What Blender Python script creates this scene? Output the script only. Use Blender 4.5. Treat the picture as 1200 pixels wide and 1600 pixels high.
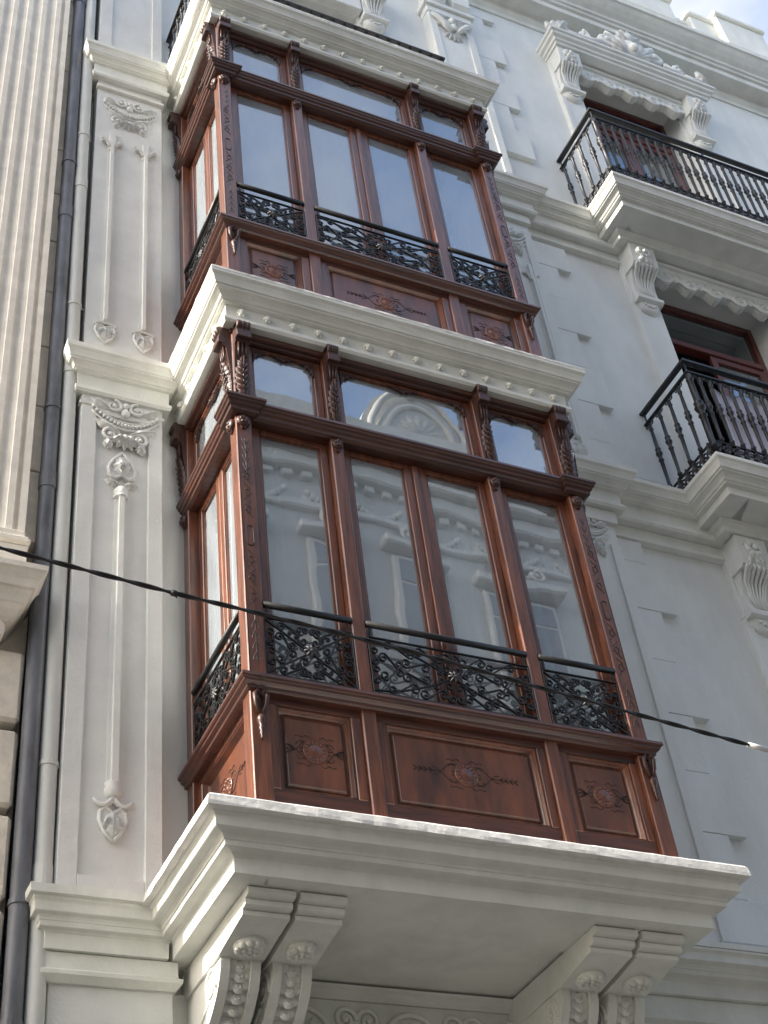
import bpy, bmesh, math, random
from mathutils import Matrix, Vector
random.seed(7)
R = math.radians
scene = bpy.context.scene
for o_ in list(bpy.data.objects):
    bpy.data.objects.remove(o_)

# ------------------------------------------------------------------ camera
# world: x along the facade, y = -o (o = distance out of the facade plane), z up; z = 0 at the lower bay's sill
W, D, H = 2.6, 1.055, 4.17
GZ = -6.13                                            # street level
cam_d = bpy.data.cameras.new('camera'); cam = bpy.data.objects.new('camera', cam_d)
scene.collection.objects.link(cam)
yaw, pitch, roll, fpx = 0.51796, 0.73272, -0.14231, 2213.6
fwd = Vector((math.sin(yaw)*math.cos(pitch), math.cos(yaw)*math.cos(pitch), math.sin(pitch)))
rt = Vector((math.cos(yaw), -math.sin(yaw), 0)); up = rt.cross(fwd)
cr, sr = math.cos(roll), math.sin(roll)
rt, up = cr*rt+sr*up, -sr*rt+cr*up
M = Matrix.Identity(4)
for i in range(3):
    M[i][0], M[i][1], M[i][2] = rt[i], up[i], -fwd[i]
M.translation = Vector((-2.3523, -6.9103, -4.5765))
cam.matrix_world = M
cam_d.sensor_fit = 'VERTICAL'; cam_d.sensor_height = 36; cam_d.lens = fpx/1600*36
cam_d.clip_start = 0.05; cam_d.clip_end = 600
scene.camera = cam
scene.render.resolution_x, scene.render.resolution_y = 768, 1024

# ------------------------------------------------------------------ sky, sun, exposure
SUN_EL, SUN_FRONT = 33.0, 0.9                         # sun rakes along the facade from the left
sx, sy, sz = -math.cos(R(SUN_EL))*math.cos(R(SUN_FRONT)), -math.cos(R(SUN_EL))*math.sin(R(SUN_FRONT)), math.sin(R(SUN_EL))
world = bpy.data.worlds.new('World'); scene.world = world; world.use_nodes = True
wn, wl = world.node_tree.nodes, world.node_tree.links
wn.clear()
def wnode(t, **k):
    n = wn.new(t)
    for a, b in k.items(): setattr(n, a, b)
    return n
sky = wnode('ShaderNodeTexSky', sky_type='NISHITA', sun_disc=False)
sky.sun_elevation = R(SUN_EL); sky.sun_rotation = math.atan2(sx, sy)
sky.air_density = 1.0; sky.dust_density = 3.2; sky.ozone_density = 1.0; sky.altitude = 50
tcw = wnode('ShaderNodeTexCoord'); mpw = wnode('ShaderNodeMapping'); mpw.inputs['Scale'].default_value = (1, 1, 2.2)
nzw = wnode('ShaderNodeTexNoise'); nzw.inputs['Scale'].default_value = 2.6; nzw.inputs['Detail'].default_value = 6; nzw.inputs['Roughness'].default_value = .55
rpw = wnode('ShaderNodeValToRGB'); rpw.color_ramp.elements[0].position = .44; rpw.color_ramp.elements[1].position = .74
mxw = wnode('ShaderNodeMix', data_type='RGBA'); mxw.inputs['B'].default_value = (3.0, 2.92, 2.78, 1)
bgw = wnode('ShaderNodeBackground'); bgw.inputs['Strength'].default_value = 0.15
ouw = wnode('ShaderNodeOutputWorld')
wl.new(tcw.outputs['Generated'], mpw.inputs['Vector']); wl.new(mpw.outputs['Vector'], nzw.inputs['Vector'])
wl.new(nzw.outputs['Fac'], rpw.inputs['Fac']); wl.new(rpw.outputs['Color'], mxw.inputs['Factor'])
wl.new(sky.outputs['Color'], mxw.inputs['A']); wl.new(mxw.outputs['Result'], bgw.inputs['Color'])
wl.new(bgw.outputs['Background'], ouw.inputs['Surface'])
sun_d = bpy.data.lights.new('sun', 'SUN'); sun_d.energy = 3.0; sun_d.angle = R(.53); sun_d.color = (1, .93, .82)
sun = bpy.data.objects.new('sun', sun_d); scene.collection.objects.link(sun)
sun.rotation_euler = Vector((sx, sy, sz)).to_track_quat('Z', 'Y').to_euler(); sun.location = (-6, -1, 12)
vs = scene.view_settings; vs.view_transform = 'Standard'; vs.look = 'None'; vs.gamma = 1; vs.exposure = 1.66; vs.use_curve_mapping = False

# ------------------------------------------------------------------ materials
MATS = {}
def mat(name, col, rough=.6, var=.12, scale=3.0, bump=.0, bscale=60, metal=0.0, spec=.5, stretch=(1, 1, 1), col2=None, bump2=0, b2scale=9, coat=0, thresh=(.3, .7)):
    m = bpy.data.materials.new(name); m.use_nodes = True
    n, l = m.node_tree.nodes, m.node_tree.links
    b = n['Principled BSDF']
    tc = n.new('ShaderNodeNewGeometry')
    mp = n.new('ShaderNodeMapping'); mp.inputs['Scale'].default_value = stretch
    l.new(tc.outputs['Position'], mp.inputs['Vector'])
    nz = n.new('ShaderNodeTexNoise'); nz.inputs['Scale'].default_value = scale; nz.inputs['Detail'].default_value = 7; nz.inputs['Roughness'].default_value = .62
    l.new(mp.outputs['Vector'], nz.inputs['Vector'])
    rp = n.new('ShaderNodeValToRGB'); rp.color_ramp.elements[0].position = thresh[0]; rp.color_ramp.elements[1].position = thresh[1]
    c2 = col2 or tuple(c*(1-var) for c in col); c1 = tuple(min(1, c*(1+var*.6)) for c in col)
    rp.color_ramp.elements[0].color = (*c2, 1); rp.color_ramp.elements[1].color = (*c1, 1)
    l.new(nz.outputs['Fac'], rp.inputs['Fac']); l.new(rp.outputs['Color'], b.inputs['Base Color'])
    b.inputs['Roughness'].default_value = rough; b.inputs['Metallic'].default_value = metal
    b.inputs['Specular IOR Level'].default_value = spec
    if coat: b.inputs['Coat Weight'].default_value = coat; b.inputs['Coat Roughness'].default_value = .28
    last = None
    for st, sc in ((bump2, b2scale), (bump, bscale)):
        if not st: continue
        z = n.new('ShaderNodeTexNoise'); z.inputs['Scale'].default_value = sc; z.inputs['Detail'].default_value = 4
        l.new((mp if max(stretch) != min(stretch) else tc).outputs['Vector' if max(stretch) != min(stretch) else 'Position'], z.inputs['Vector'])
        bp = n.new('ShaderNodeBump'); bp.inputs['Strength'].default_value = st; bp.inputs['Distance'].default_value = .01
        l.new(z.outputs['Fac'], bp.inputs['Height'])
        if last: l.new(last.outputs['Normal'], bp.inputs['Normal'])
        last = bp
    if last: l.new(last.outputs['Normal'], b.inputs['Normal'])
    MATS[name] = m
    return m
mat('plaster', (.715, .735, .715), .75, .11, 2.6, .3, 90, bump2=.35, b2scale=7, stretch=(1, 1, .45), thresh=(.2, .6))
mat('trim', (.69, .70, .655), .62, .14, 4.0, .25, 70, bump2=.35, b2scale=9, stretch=(1, 1, .5), thresh=(.2, .6))
mat('pilaster_paint', (.695, .71, .69), .66, .09, 3.5, .4, 60, bump2=.6, b2scale=8)
mat('ledge_white', (.74, .735, .71), .8, .16, 9, .2, 45, bump2=.22, b2scale=12, thresh=(.25, .6))
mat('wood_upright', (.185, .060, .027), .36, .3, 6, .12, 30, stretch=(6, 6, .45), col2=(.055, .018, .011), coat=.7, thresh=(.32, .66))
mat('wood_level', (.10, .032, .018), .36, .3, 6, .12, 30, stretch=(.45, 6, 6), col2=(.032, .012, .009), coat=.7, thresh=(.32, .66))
mat('wood_panel', (.165, .053, .024), .36, .3, 2.4, .06, 20, stretch=(3, 3, .7), col2=(.046, .017, .012), coat=.7, thresh=(.34, .64))
mat('wood_carved', (.062, .024, .017), .46, .3, 30, .25, 60, coat=.2)
mat('wood_groove', (.022, .009, .007), .5, .2, 30)
mat('window_wood', (.12, .026, .020), .4, .3, 7, .08, 30, stretch=(4, 4, .6), coat=.2)
mat('iron', (.014, .015, .017), .42, .4, 25, .25, 120, spec=.5)
mat('iron_worn', (.10, .10, .105), .5, .5, 40, .3, 90, metal=.6)
mat('pipe_dark', (.125, .135, .155), .5, .5, 9, .15, 30, stretch=(1, 1, .3))
mat('pipe_pale', (.57, .59, .565), .55, .08, 4, .1, 40)
mat('cable_black', (.012, .012, .013), .5, .3, 30)
mat('cable_wrap', (.75, .75, .73), .5, .1, 30)
mat('stone_cream', (.80, .76, .675), .8, .18, 5, .3, 70, bump2=.3, b2scale=9, col2=(.69, .655, .58))
mat('stone_block', (.72, .66, .55), .85, .2, 7, .45, 60, bump2=.4, b2scale=12, col2=(.60, .56, .49))
mat('dark_joint', (.03, .03, .03), .9, .2)
mat('curtain', (.88, .87, .82), .9, .05, 12)
mat('cloth_lilac', (.84, .82, .93), .9, .06, 10, .1, 80)
mat('room_wall', (.58, .56, .52), .9, .06)
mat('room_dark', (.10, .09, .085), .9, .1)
mat('asphalt', (.04, .04, .04), .9, .2, 4, .4, 90)
mat('paving', (.085, .08, .075), .85, .15, 4, .2, 60)
mat('opposite_wall', (.42, .41, .385), .8, .1, 2, .2, 40)
mat('opposite_trim', (.52, .505, .47), .8, .1, 2, .2, 40)
mat('opposite_glass', (.16, .18, .20), .3, .2, 2)
mat('flashing', (.52, .54, .58), .3, .15, 8, metal=.7)
g = bpy.data.materials.new('glass'); g.use_nodes = True; n, l = g.node_tree.nodes, g.node_tree.links; n.clear()
go = n.new('ShaderNodeOutputMaterial'); gm = n.new('ShaderNodeMixShader'); gt = n.new('ShaderNodeBsdfTransparent'); gg = n.new('ShaderNodeBsdfGlossy')
gt.inputs['Color'].default_value = (.80, .85, .86, 1); gg.inputs['Roughness'].default_value = .0; gg.inputs['Color'].default_value = (.93, .97, 1, 1)
gz = n.new('ShaderNodeTexNoise'); gz.inputs['Scale'].default_value = 2.2; gz.inputs['Detail'].default_value = 1
gp = n.new('ShaderNodeNewGeometry'); l.new(gp.outputs['Position'], gz.inputs['Vector'])
gb = n.new('ShaderNodeBump'); gb.inputs['Strength'].default_value = .05; gb.inputs['Distance'].default_value = .02
l.new(gz.outputs['Fac'], gb.inputs['Height']); l.new(gb.outputs['Normal'], gg.inputs['Normal'])
gm.inputs['Fac'].default_value = .37
gd = n.new('ShaderNodeBsdfDiffuse'); gd.inputs['Color'].default_value = (.62, .68, .74, 1)
gf = n.new('ShaderNodeTexNoise'); gf.inputs['Scale'].default_value = 4; gf.inputs['Detail'].default_value = 5
gfm = n.new('ShaderNodeMapping'); gfm.inputs['Scale'].default_value = (2, 2, .6); l.new(gp.outputs['Position'], gfm.inputs['Vector']); l.new(gfm.outputs['Vector'], gf.inputs['Vector'])
gr_ = n.new('ShaderNodeMapRange'); gr_.inputs['To Min'].default_value = .12; gr_.inputs['To Max'].default_value = .36; l.new(gf.outputs['Fac'], gr_.inputs['Value'])
g2 = n.new('ShaderNodeMixShader')
l.new(gt.outputs[0], gm.inputs[1]); l.new(gg.outputs[0], gm.inputs[2])
l.new(gr_.outputs['Result'], g2.inputs['Fac']); l.new(gm.outputs[0], g2.inputs[1]); l.new(gd.outputs[0], g2.inputs[2]); l.new(g2.outputs[0], go.inputs['Surface'])
gk = g.copy(); gk.name = 'glass_dark'; MATS['glass_dark'] = gk
for q in gk.node_tree.nodes:
    if q.type == 'MAP_RANGE': q.inputs['To Min'].default_value = .0; q.inputs['To Max'].default_value = .05
    if q.type == 'MIX_SHADER' and not q.inputs['Fac'].is_linked: q.inputs['Fac'].default_value = .22
MATS['glass'] = g

# ------------------------------------------------------------------ helpers
COL = scene.collection
def ident(u, d, z): return (u, d, z)                  # (x, o, z)
def T_front(u, d, z): return (u, D+d, z)              # faces of a bay: u along the face, d out of it
def T_left(u, d, z): return (-d, u, z)
def T_right(u, d, z): return (W+d, u, z)
class MB:
    def __init__(s, T=ident): s.v, s.f, s.sm, s.T = [], [], [], T
    def add(s, vs_, fs, smooth=False):
        b = len(s.v); s.v += [s.T(*p) for p in vs_]
        for f in fs: s.f.append([b+i for i in f]); s.sm.append(smooth)
        return s
    def box(s, u0, u1, d0, d1, z0, z1, c=0.0):
        if c <= 0:
            vs_ = [(u, d, z) for z in (z0, z1) for d in (d0, d1) for u in (u0, u1)]
            return s.add(vs_, [(0, 2, 3, 1), (4, 5, 7, 6), (0, 1, 5, 4), (2, 6, 7, 3), (0, 4, 6, 2), (1, 3, 7, 5)])
        L = [(u0, u1), (d0, d1), (z0, z1)]; idx = {}; vs_ = []
        for a in range(3):
            for k in range(8):
                p = [L[i][(k >> i) & 1] + (0 if i == a else (c if not (k >> i) & 1 else -c)) for i in range(3)]
                idx[(a, k)] = len(vs_); vs_.append(tuple(p))
        fs = []
        for a in range(3):
            b, c_ = (a+1) % 3, (a+2) % 3
            for sgn in (0, 1):
                fs.append([idx[(a, (sgn << a) | (i << b) | (j << c_))] for i, j in ((0, 0), (1, 0), (1, 1), (0, 1))])
        for a in range(3):
            b, c_ = (a+1) % 3, (a+2) % 3
            for i in (0, 1):
                for j in (0, 1):
                    k0 = (i << b) | (j << c_); k1 = k0 | (1 << a)
                    fs.append([idx[(b, k0)], idx[(b, k1)], idx[(c_, k1)], idx[(c_, k0)]])
        for k in range(8): fs.append([idx[(0, k)], idx[(1, k)], idx[(2, k)]])
        return s.add(vs_, fs)
    def extrude(s, poly, a0, a1, axis='u'):
        # poly in (d,z) swept along u, or in (u,z) swept along d
        n_ = len(poly)
        f = (lambda p, a: (a, p[0], p[1])) if axis == 'u' else (lambda p, a: (p[0], a, p[1]))
        vs_ = [f(p, a0) for p in poly] + [f(p, a1) for p in poly]
        return s.add(vs_, [list(range(n_)), list(range(2*n_-1, n_-1, -1))] + [(i, (i+1) % n_, n_+(i+1) % n_, n_+i) for i in range(n_)])
    def sweep(s, prof, path, seg=0.0, jit=0.0):
        jit *= .5
        # prof: closed list of (d, z); path: list of (x, o); outward normal on the left of the walk
        pts = []
        n_ = len(path)
        nr = []
        for i in range(n_-1):
            tx, to = path[i+1][0]-path[i][0], path[i+1][1]-path[i][1]; L = math.hypot(tx, to); nr.append((-to/L, tx/L))
        for i in range(n_):
            if i == 0: m = nr[0]
            elif i == n_-1: m = nr[-1]
            else:
                a, b = nr[i-1], nr[i]; k = 1+a[0]*b[0]+a[1]*b[1]; m = ((a[0]+b[0])/k, (a[1]+b[1])/k)
            pts.append((path[i], m))
            if seg and i < n_-1:
                L = math.hypot(path[i+1][0]-path[i][0], path[i+1][1]-path[i][1]); q = int(L/seg)
                for j in range(1, q):
                    t = j/q; pts.append(((path[i][0]*(1-t)+path[i+1][0]*t, path[i][1]*(1-t)+path[i+1][1]*t), nr[i]))
        vs_ = []
        for (p, m) in pts:
            for (d, z) in prof:
                dd = d + (random.uniform(-jit, jit) if d > 0 else 0); zz = z + (random.uniform(-jit, jit)*.7 if d > 0 else 0)
                vs_.append((p[0]+m[0]*dd, p[1]+m[1]*dd, zz))
        k = len(prof); fs = []
        for i in range(len(pts)-1):
            for j in range(k): fs.append((i*k+j, i*k+(j+1) % k, (i+1)*k+(j+1) % k, (i+1)*k+j))
        fs += [list(range(k)), list(range(len(vs_)-1, len(vs_)-k-1, -1))]
        return s.add(vs_, fs)
    def tube(s, pts, r, n_=6, flat=None, smooth=True):
        # r: number or list; flat=(rw, rd): oval section for bars lying in a plane of constant d
        P = [Vector(p) for p in pts]; k = len(P); vs_ = []; nrm = None
        for i in range(k):
            t = (P[min(i+1, k-1)]-P[max(i-1, 0)])
            t = t.normalized() if t.length > 1e-9 else Vector((0, 0, 1))
            if flat:
                b = Vector((0, 1, 0)); a = t.cross(b); a = a.normalized() if a.length > 1e-6 else Vector((1, 0, 0))
            else:
                if nrm is None:
                    nrm = t.orthogonal().normalized()
                nrm = (nrm - t*nrm.dot(t)); nrm = nrm.normalized() if nrm.length > 1e-6 else t.orthogonal().normalized()
                a = nrm; b = t.cross(a)
            rr = r[i] if isinstance(r, (list, tuple)) else r
            ra, rb = (flat[0]*rr, flat[1]*rr) if flat else (rr, rr)
            for j in range(n_):
                q = 2*math.pi*(j+.5)/n_; vs_.append(tuple(P[i]+a*(ra*math.cos(q))+b*(rb*math.sin(q))))
        fs = [(i*n_+j, i*n_+(j+1) % n_, (i+1)*n_+(j+1) % n_, (i+1)*n_+j) for i in range(k-1) for j in range(n_)]
        fs += [list(range(n_)), list(range(k*n_-1, k*n_-n_-1, -1))]
        return s.add(vs_, fs, smooth)
    def lathe(s, prof, c, n_=10, axis='z', smooth=True):
        vs_ = []
        for (r, h) in prof:
            for j in range(n_):
                a = 2*math.pi*j/n_; x, y = r*math.cos(a), r*math.sin(a)
                p = {'z': (x, y, h), 'd': (x, h, y), 'u': (h, x, y)}[axis]
                vs_.append((c[0]+p[0], c[1]+p[1], c[2]+p[2]))
        k = len(prof)
        fs = [(i*n_+j, i*n_+(j+1) % n_, (i+1)*n_+(j+1) % n_, (i+1)*n_+j) for i in range(k-1) for j in range(n_)]
        fs += [list(range(n_)), list(range(k*n_-1, k*n_-n_-1, -1))]
        return s.add(vs_, fs, smooth)
    def blob(s, c, ru, rd, rz, n_=8, m=5):
        vs_ = [(c[0], c[1], c[2]+rz)]
        for i in range(1, m):
            ph = math.pi*i/m
            for j in range(n_):
                a = 2*math.pi*j/n_
                vs_.append((c[0]+ru*math.sin(ph)*math.cos(a), c[1]+rd*math.sin(ph)*math.sin(a), c[2]+rz*math.cos(ph)))
        vs_.append((c[0], c[1], c[2]-rz)); e = len(vs_)-1
        fs = [(0, 1+j, 1+(j+1) % n_) for j in range(n_)]
        for i in range(m-2):
            for j in range(n_): fs.append((1+i*n_+j, 1+(i+1)*n_+j, 1+(i+1)*n_+(j+1) % n_, 1+i*n_+(j+1) % n_))
        fs += [(e, 1+(m-2)*n_+(j+1) % n_, 1+(m-2)*n_+j) for j in range(n_)]
        return s.add(vs_, fs, True)
    def leaf(s, u, z, d, ang, L, Wd, h, lobes=3, curl=0.0, n_=12):
        # relief leaf lying on a plane of constant d, midrib raised, tip curling out
        ca, sa = math.cos(ang), math.sin(ang); vs_ = []
        for i in range(n_+1):
            t = i/n_; w = Wd*(math.sin(math.pi*min(1, t*.93+.04))**.75)*(1+.22*math.cos(2*math.pi*lobes*t))
            hh = h*(math.sin(math.pi*(t*.85+.1)))+curl*t*t
            for q, k in ((-1, -.25), (-.55, .85), (-.08, .62), (0, 1.0), (.08, .62), (.55, .85), (1, -.25)):
                a, b = L*t, w*q; vs_.append((u+a*ca-b*sa, d+(hh*k if k > 0 else -.004 + curl*t*t*.7), z+a*sa+b*ca))
        fs = [(i*7+j, i*7+j+1, (i+1)*7+j+1, (i+1)*7+j) for i in range(n_) for j in range(6)]
        return s.add(vs_, fs, True)
    def spiral(s, u, z, d, r, turns, a0, sgn, rad, n_=22, boss=True):
        pts, rr = [], []
        for i in range(n_+1):
            t = i/n_; a = a0+sgn*2*math.pi*turns*t; q = r*(1-.82*t)
            pts.append((u+q*math.cos(a), d, z+q*math.sin(a))); rr.append(rad*(1-.45*t))
        s.tube(pts, rr, 6)
        if boss: s.blob((u, d, z), rad*1.2, rad*1.2, rad*1.2, 7, 4)
        return s
    def build(s, name, m, parent=None, **k):
        me = bpy.data.meshes.new(name)
        me.from_pydata([(a, -b, c) for a, b, c in s.v], [], s.f)
        bm = bmesh.new(); bm.from_mesh(me); bmesh.ops.recalc_face_normals(bm, faces=bm.faces); bm.to_mesh(me); bm.free()
        if any(s.sm): me.polygons.foreach_set('use_smooth', s.sm)
        me.materials.append(MATS[m])
        return place(name, me, parent, **k)
WM = {}
def place(name, me, parent=None, loc=(0, 0, 0), rot=None, scale=None, kind=None):
    o = bpy.data.objects.new(name, me); COL.objects.link(o)
    o.location = (loc[0], -loc[1], loc[2])
    if rot: o.rotation_euler = rot
    if scale: o.scale = scale
    mw = Matrix.LocRotScale(o.location, o.rotation_euler, o.scale); WM[o] = mw
    if parent: o.parent = parent; o.matrix_parent_inverse = WM[parent].inverted()
    if kind: o['kind'] = kind
    return o
def thing(name, label, cat, loc, group=None):
    o = bpy.data.objects.new(name, None); COL.objects.link(o); o.empty_display_size = .2
    o.location = (loc[0], -loc[1], loc[2]); WM[o] = Matrix.Translation(o.location)
    tag(o, label, cat, group); return o
def tag(o, label, cat, group=None):
    o['label'] = label; o['category'] = cat
    if group: o['group'] = group
    return o
def copy_tree(o, parent=None):
    c = o.copy(); COL.objects.link(c)
    if parent: c.parent = parent; c.matrix_parent_inverse = o.matrix_parent_inverse.copy()
    for ch in [q for q in ALL_CH.get(o, [])]: copy_tree(ch, c)
    return c
ALL_CH = {}
def index_children():
    ALL_CH.clear()
    for q in COL.objects:
        if q.parent: ALL_CH.setdefault(q.parent, []).append(q)
def scroll_pts(kind, A, B, flip=1, ra=.03, rb=.03, turns=1.15, n_=12):
    # two spirals round the eyes A and B joined by a bar; C curls both ends the same way, S opposite ways
    ph = math.atan2(B[1]-A[1], B[0]-A[0]); sa = flip; sb = flip if kind == 'C' else -flip
    L = math.hypot(B[0]-A[0], B[1]-A[1]); ra, rb = min(ra, L*.42), min(rb, L*.42)
    pts = []
    for i in range(n_+1):
        t = i/n_; a = ph-sa*math.pi/2-sa*2*math.pi*turns*(1-t); q = ra*(.22+.78*t); pts.append((A[0]+q*math.cos(a), A[1]+q*math.sin(a)))
    for i in range(n_+1):
        t = i/n_; a = ph-sb*math.pi/2+sb*2*math.pi*turns*t; q = rb*(1-.78*t); pts.append((B[0]+q*math.cos(a), B[1]+q*math.sin(a)))
    return pts
PI = math.pi

# ------------------------------------------------------------------ street and the building across it
st = MB().box(-40, 40, 2.2, 9.6, GZ-.3, GZ).build('road', 'asphalt'); st['kind'] = 'structure'
gr = MB().box(-300, 300, -300, 300, GZ-.7, GZ-.31).build('ground', 'paving'); gr['kind'] = 'structure'
for a, b, nm in ((.0, 2.2, 'pavement'), (9.6, 11.6, 'pavement')):
    q = MB().box(-40, 40, a, b, GZ-.3, GZ+.12, .02).build(nm, 'paving'); q['kind'] = 'structure'
OO, OT = 11.6, 13.4
op = thing('opposite_building', 'pale building across the street mirrored in the lower bay glass', 'building', (6, OO, GZ))
MB().box(-14, 24, OO, OO+8, GZ, OT).build('wall', 'opposite_wall', op)
MB().box(-14.2, 24.2, OO-.45, OO+.1, OT-.1, OT+.35, .05).box(-14.1, 24.1, OO-.25, OO+.05, OT-.45, OT-.1, .04).box(-14.1, 24.1, OO-.12, OO+.03, OT-1.25, OT-1.1, .03).build('cornice', 'opposite_trim', op)
for cx in (3.6, 7.9, 12.2):
    for rr, dd in ((1.15, .0), (.85, .16)):
        MB().extrude([(cx+rr*math.cos(PI*i/18), OT+.3+rr*1.25*math.sin(PI*i/18)) for i in range(19)], OO-.05-dd, OO+.35+dd, 'd').build('arched_gable', 'opposite_trim' if dd == 0 else 'opposite_wall', op)
for i in range(46): MB().box(-1+i*.36, -.8+i*.36, OO-.12, OO+.02, OT-.62, OT-.47, .02).build('modillion', 'opposite_trim', op)
for i in range(9):
    sg = MB(); cx = .0+i*1.075*1.33
    for k in range(13):
        t = k/12*2-1; sg.blob((cx+t*.5, OO-.04, OT-1.0+.22*t*t-.12), .06, .06, .07, 6, 4)
    for q in (-1, 1): sg.leaf(cx+q*.5, OT-.85, OO-.0, -PI/2, .4, .09, -.07)
    sg.build('swag', 'opposite_trim', op)
for cx in (3.6, 7.9, 12.2):
    ar_ = MB()
    for rr in (1.0, .72): ar_.tube([(cx+rr*math.cos(PI*i/20), OO-.22, OT+.3+rr*1.25*math.sin(PI*i/20)) for i in range(21)], .07, 6)
    for k in range(7): ar_.leaf(cx, OT+.45, OO-.2, PI/2+(k-3)*.4, .55, .10, -.10)
    ar_.build('gable_moulding', 'opposite_trim', op)
    for k in range(5): MB().leaf(cx, OT+1.6, OO-.05, PI/2+(k-2)*.45, .6, .12, -.12).blob((cx, OO, OT+1.75), .2, .15, .22).build('gable_crest', 'opposite_trim', op)
for cx in (-2.6, 0.5, 3.6, 5.75, 7.9, 10.05, 12.2, 15.3):
    for zt in (OT-2.0, OT-6.0):
        f = MB().box(cx-.62, cx+.62, OO-.1, OO+.02, zt-2.6, zt, .02).box(cx-.8, cx+.8, OO-.3, OO+.02, zt+.12, zt+.3, .03).build('window', 'opposite_trim', op)
        for q in (-1, 1):
            MB().box(cx+q*.28-.23, cx+q*.28+.23, OO-.12, OO-.09, zt-2.5, zt-.62).box(cx+q*.28-.23, cx+q*.28+.23, OO-.12, OO-.09, zt-.55, zt-.1).build('pane', 'opposite_glass', f)
        h = MB()
        for q in (-1, 1):
            h.spiral(cx+q*.22, zt+.5, OO-.2, .17, 1.4, PI/2, -q, .05); h.leaf(cx+q*.1, zt+.35, OO-.1, PI/2-q*.5, .5, .1, -.08)
        h.build('crest', 'opposite_trim', f)

# ------------------------------------------------------------------ the house: walls
house = thing('town_house', 'pale grey stucco town house with carved pilasters, cornices and quoins', 'building', (4, 0, GZ))
CX = 5.90                                             # axis of the right-hand windows
WTOP = [2.9, 6.94, 11.02]                            # heads of the three right-hand windows
WBOT = [-.75, 3.45, 7.55]
holes = [(.12, 2.48, -.93, 2.9), (.12, 2.48, H-.93, H+2.9), (.55, 2.15, 7.6, 10.4)] + [(CX-.77, CX+.77, WBOT[i], WTOP[i]) for i in range(3)]
def wall_with_holes(name, x0, x1, z0, z1, hs, o1, m, parent, dep=.40):
    xs = sorted({x0, x1, *[h[0] for h in hs], *[h[1] for h in hs]}); zs = sorted({z0, z1, *[h[2] for h in hs], *[h[3] for h in hs]})
    mb = MB()
    for i in range(len(xs)-1):
        for j in range(len(zs)-1):
            cx, cz = (xs[i]+xs[i+1])/2, (zs[j]+zs[j+1])/2
            if any(h[0] < cx < h[1] and h[2] < cz < h[3] for h in hs): continue
            mb.add([(xs[i], o1, zs[j]), (xs[i+1], o1, zs[j]), (xs[i+1], o1, zs[j+1]), (xs[i], o1, zs[j+1])], [(0, 1, 2, 3)])
    for a, b, c, d in hs:
        for p, q in (((a, c), (b, c)), ((b, c), (b, d)), ((b, d), (a, d)), ((a, d), (a, c))):
            mb.add([(p[0], o1, p[1]), (q[0], o1, q[1]), (q[0], o1-dep, q[1]), (p[0], o1-dep, p[1])], [(0, 1, 2, 3)])
    return mb.build(name, m, parent)
wall_with_holes('wall', -.80, 14, GZ, 12.0, holes, 0.0, 'plaster', house)
MB().box(-.8, 14, -9, .05, 12.02, 12.3).build('roof', 'plaster', house)
MB().box(-.8, 14, -9.3, -9, GZ, 12.0).build('rear_wall', 'plaster', house)
for a, b in ((-.8, -.7), (13.9, 14.0)): MB().box(a, b, -9, -.05, GZ, 12.0).build('gable_wall', 'plaster', house)
def room(name, x0, x1, z0, z1, o1, o0, m):
    mb = MB(); v = [(x, o, z) for z in (z0, z1) for o in (o0, o1) for x in (x0, x1)]
    mb.add(v, [(0, 1, 3, 2), (4, 6, 7, 5), (0, 4, 5, 1), (0, 2, 6, 4), (1, 5, 7, 3)])
    return mb.build(name, m, house)
for z in (0, H): room('room', -.5, 3.1, z-.9, z+2.95, -.405, -3.4, 'room_wall')
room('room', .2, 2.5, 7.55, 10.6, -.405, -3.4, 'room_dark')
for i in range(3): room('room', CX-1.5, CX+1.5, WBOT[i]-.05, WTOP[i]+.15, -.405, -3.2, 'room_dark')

# cornice profiles (d, z relative to sill height of the bay above/below)
P_MID = [(-.1, 3.300), (.185, 3.305), (.197, 3.298), (.197, 3.252), (.180, 3.232), (.168, 3.205), (.160, 3.178), (.150, 3.174), (.150, 3.160), (.128, 3.152), (.108, 3.134), (.098, 3.114), (.084, 3.110), (.084, 3.096), (.054, 3.090), (.050, 2.972), (.056, 2.964), (.072, 2.960), (.074, 2.930), (.060, 2.908), (-.1, 2.905)]
P_LOW = [(-.35, -.992), (.232, -.992), (.230, -1.006), (.220, -1.014), (.213, -1.022), (.212, -1.068), (.206, -1.072), (.166, -1.080), (.154, -1.092), (.150, -1.104), (.144, -1.106), (.143, -1.132), (.136, -1.135), (.094, -1.140), (.082, -1.150), (.076, -1.154), (.074, -1.236), (-.35, -1.240)]
def shifted(P, dz, k=1.0): return [((d*k if d > 0 else d), z+dz) for d, z in P]
BAYP = [(0, -.02), (0, D), (W, D), (W, -.02)]
for lev, dz in (('mid', 0), ('top', H-.055)):
    c = MB().sweep(shifted(P_MID, dz), BAYP, .11, .0022).build('bay_cornice', 'trim', house)
    MB().box(.02, W-.02, -.2, D-.02, dz+2.94, dz+3.29).build('slab', 'trim', c)
    bo = MB().blob((0, .012, 0), .026, .028, .026, 8, 5)
    for k in range(6):
        a = 2*PI*k/6; bo.blob((.022*math.cos(a), .012, .022*math.sin(a)), .013, .014, .013, 6, 4)
    bm_ = bo.build('rosette', 'trim', c, loc=(.06, D+.052, dz+3.03)).data
    for i in range(1, 14): place('rosette', bm_, c, (.06+i*.1908, D+.052, dz+3.03))
    for i in range(5): place('rosette', bm_, c, (-.052, .16+i*.19, dz+3.03), rot=(0, 0, -PI/2))
    for i in range(5): place('rosette', bm_, c, (W+.052, .16+i*.19, dz+3.03), rot=(0, 0, PI/2))
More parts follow.
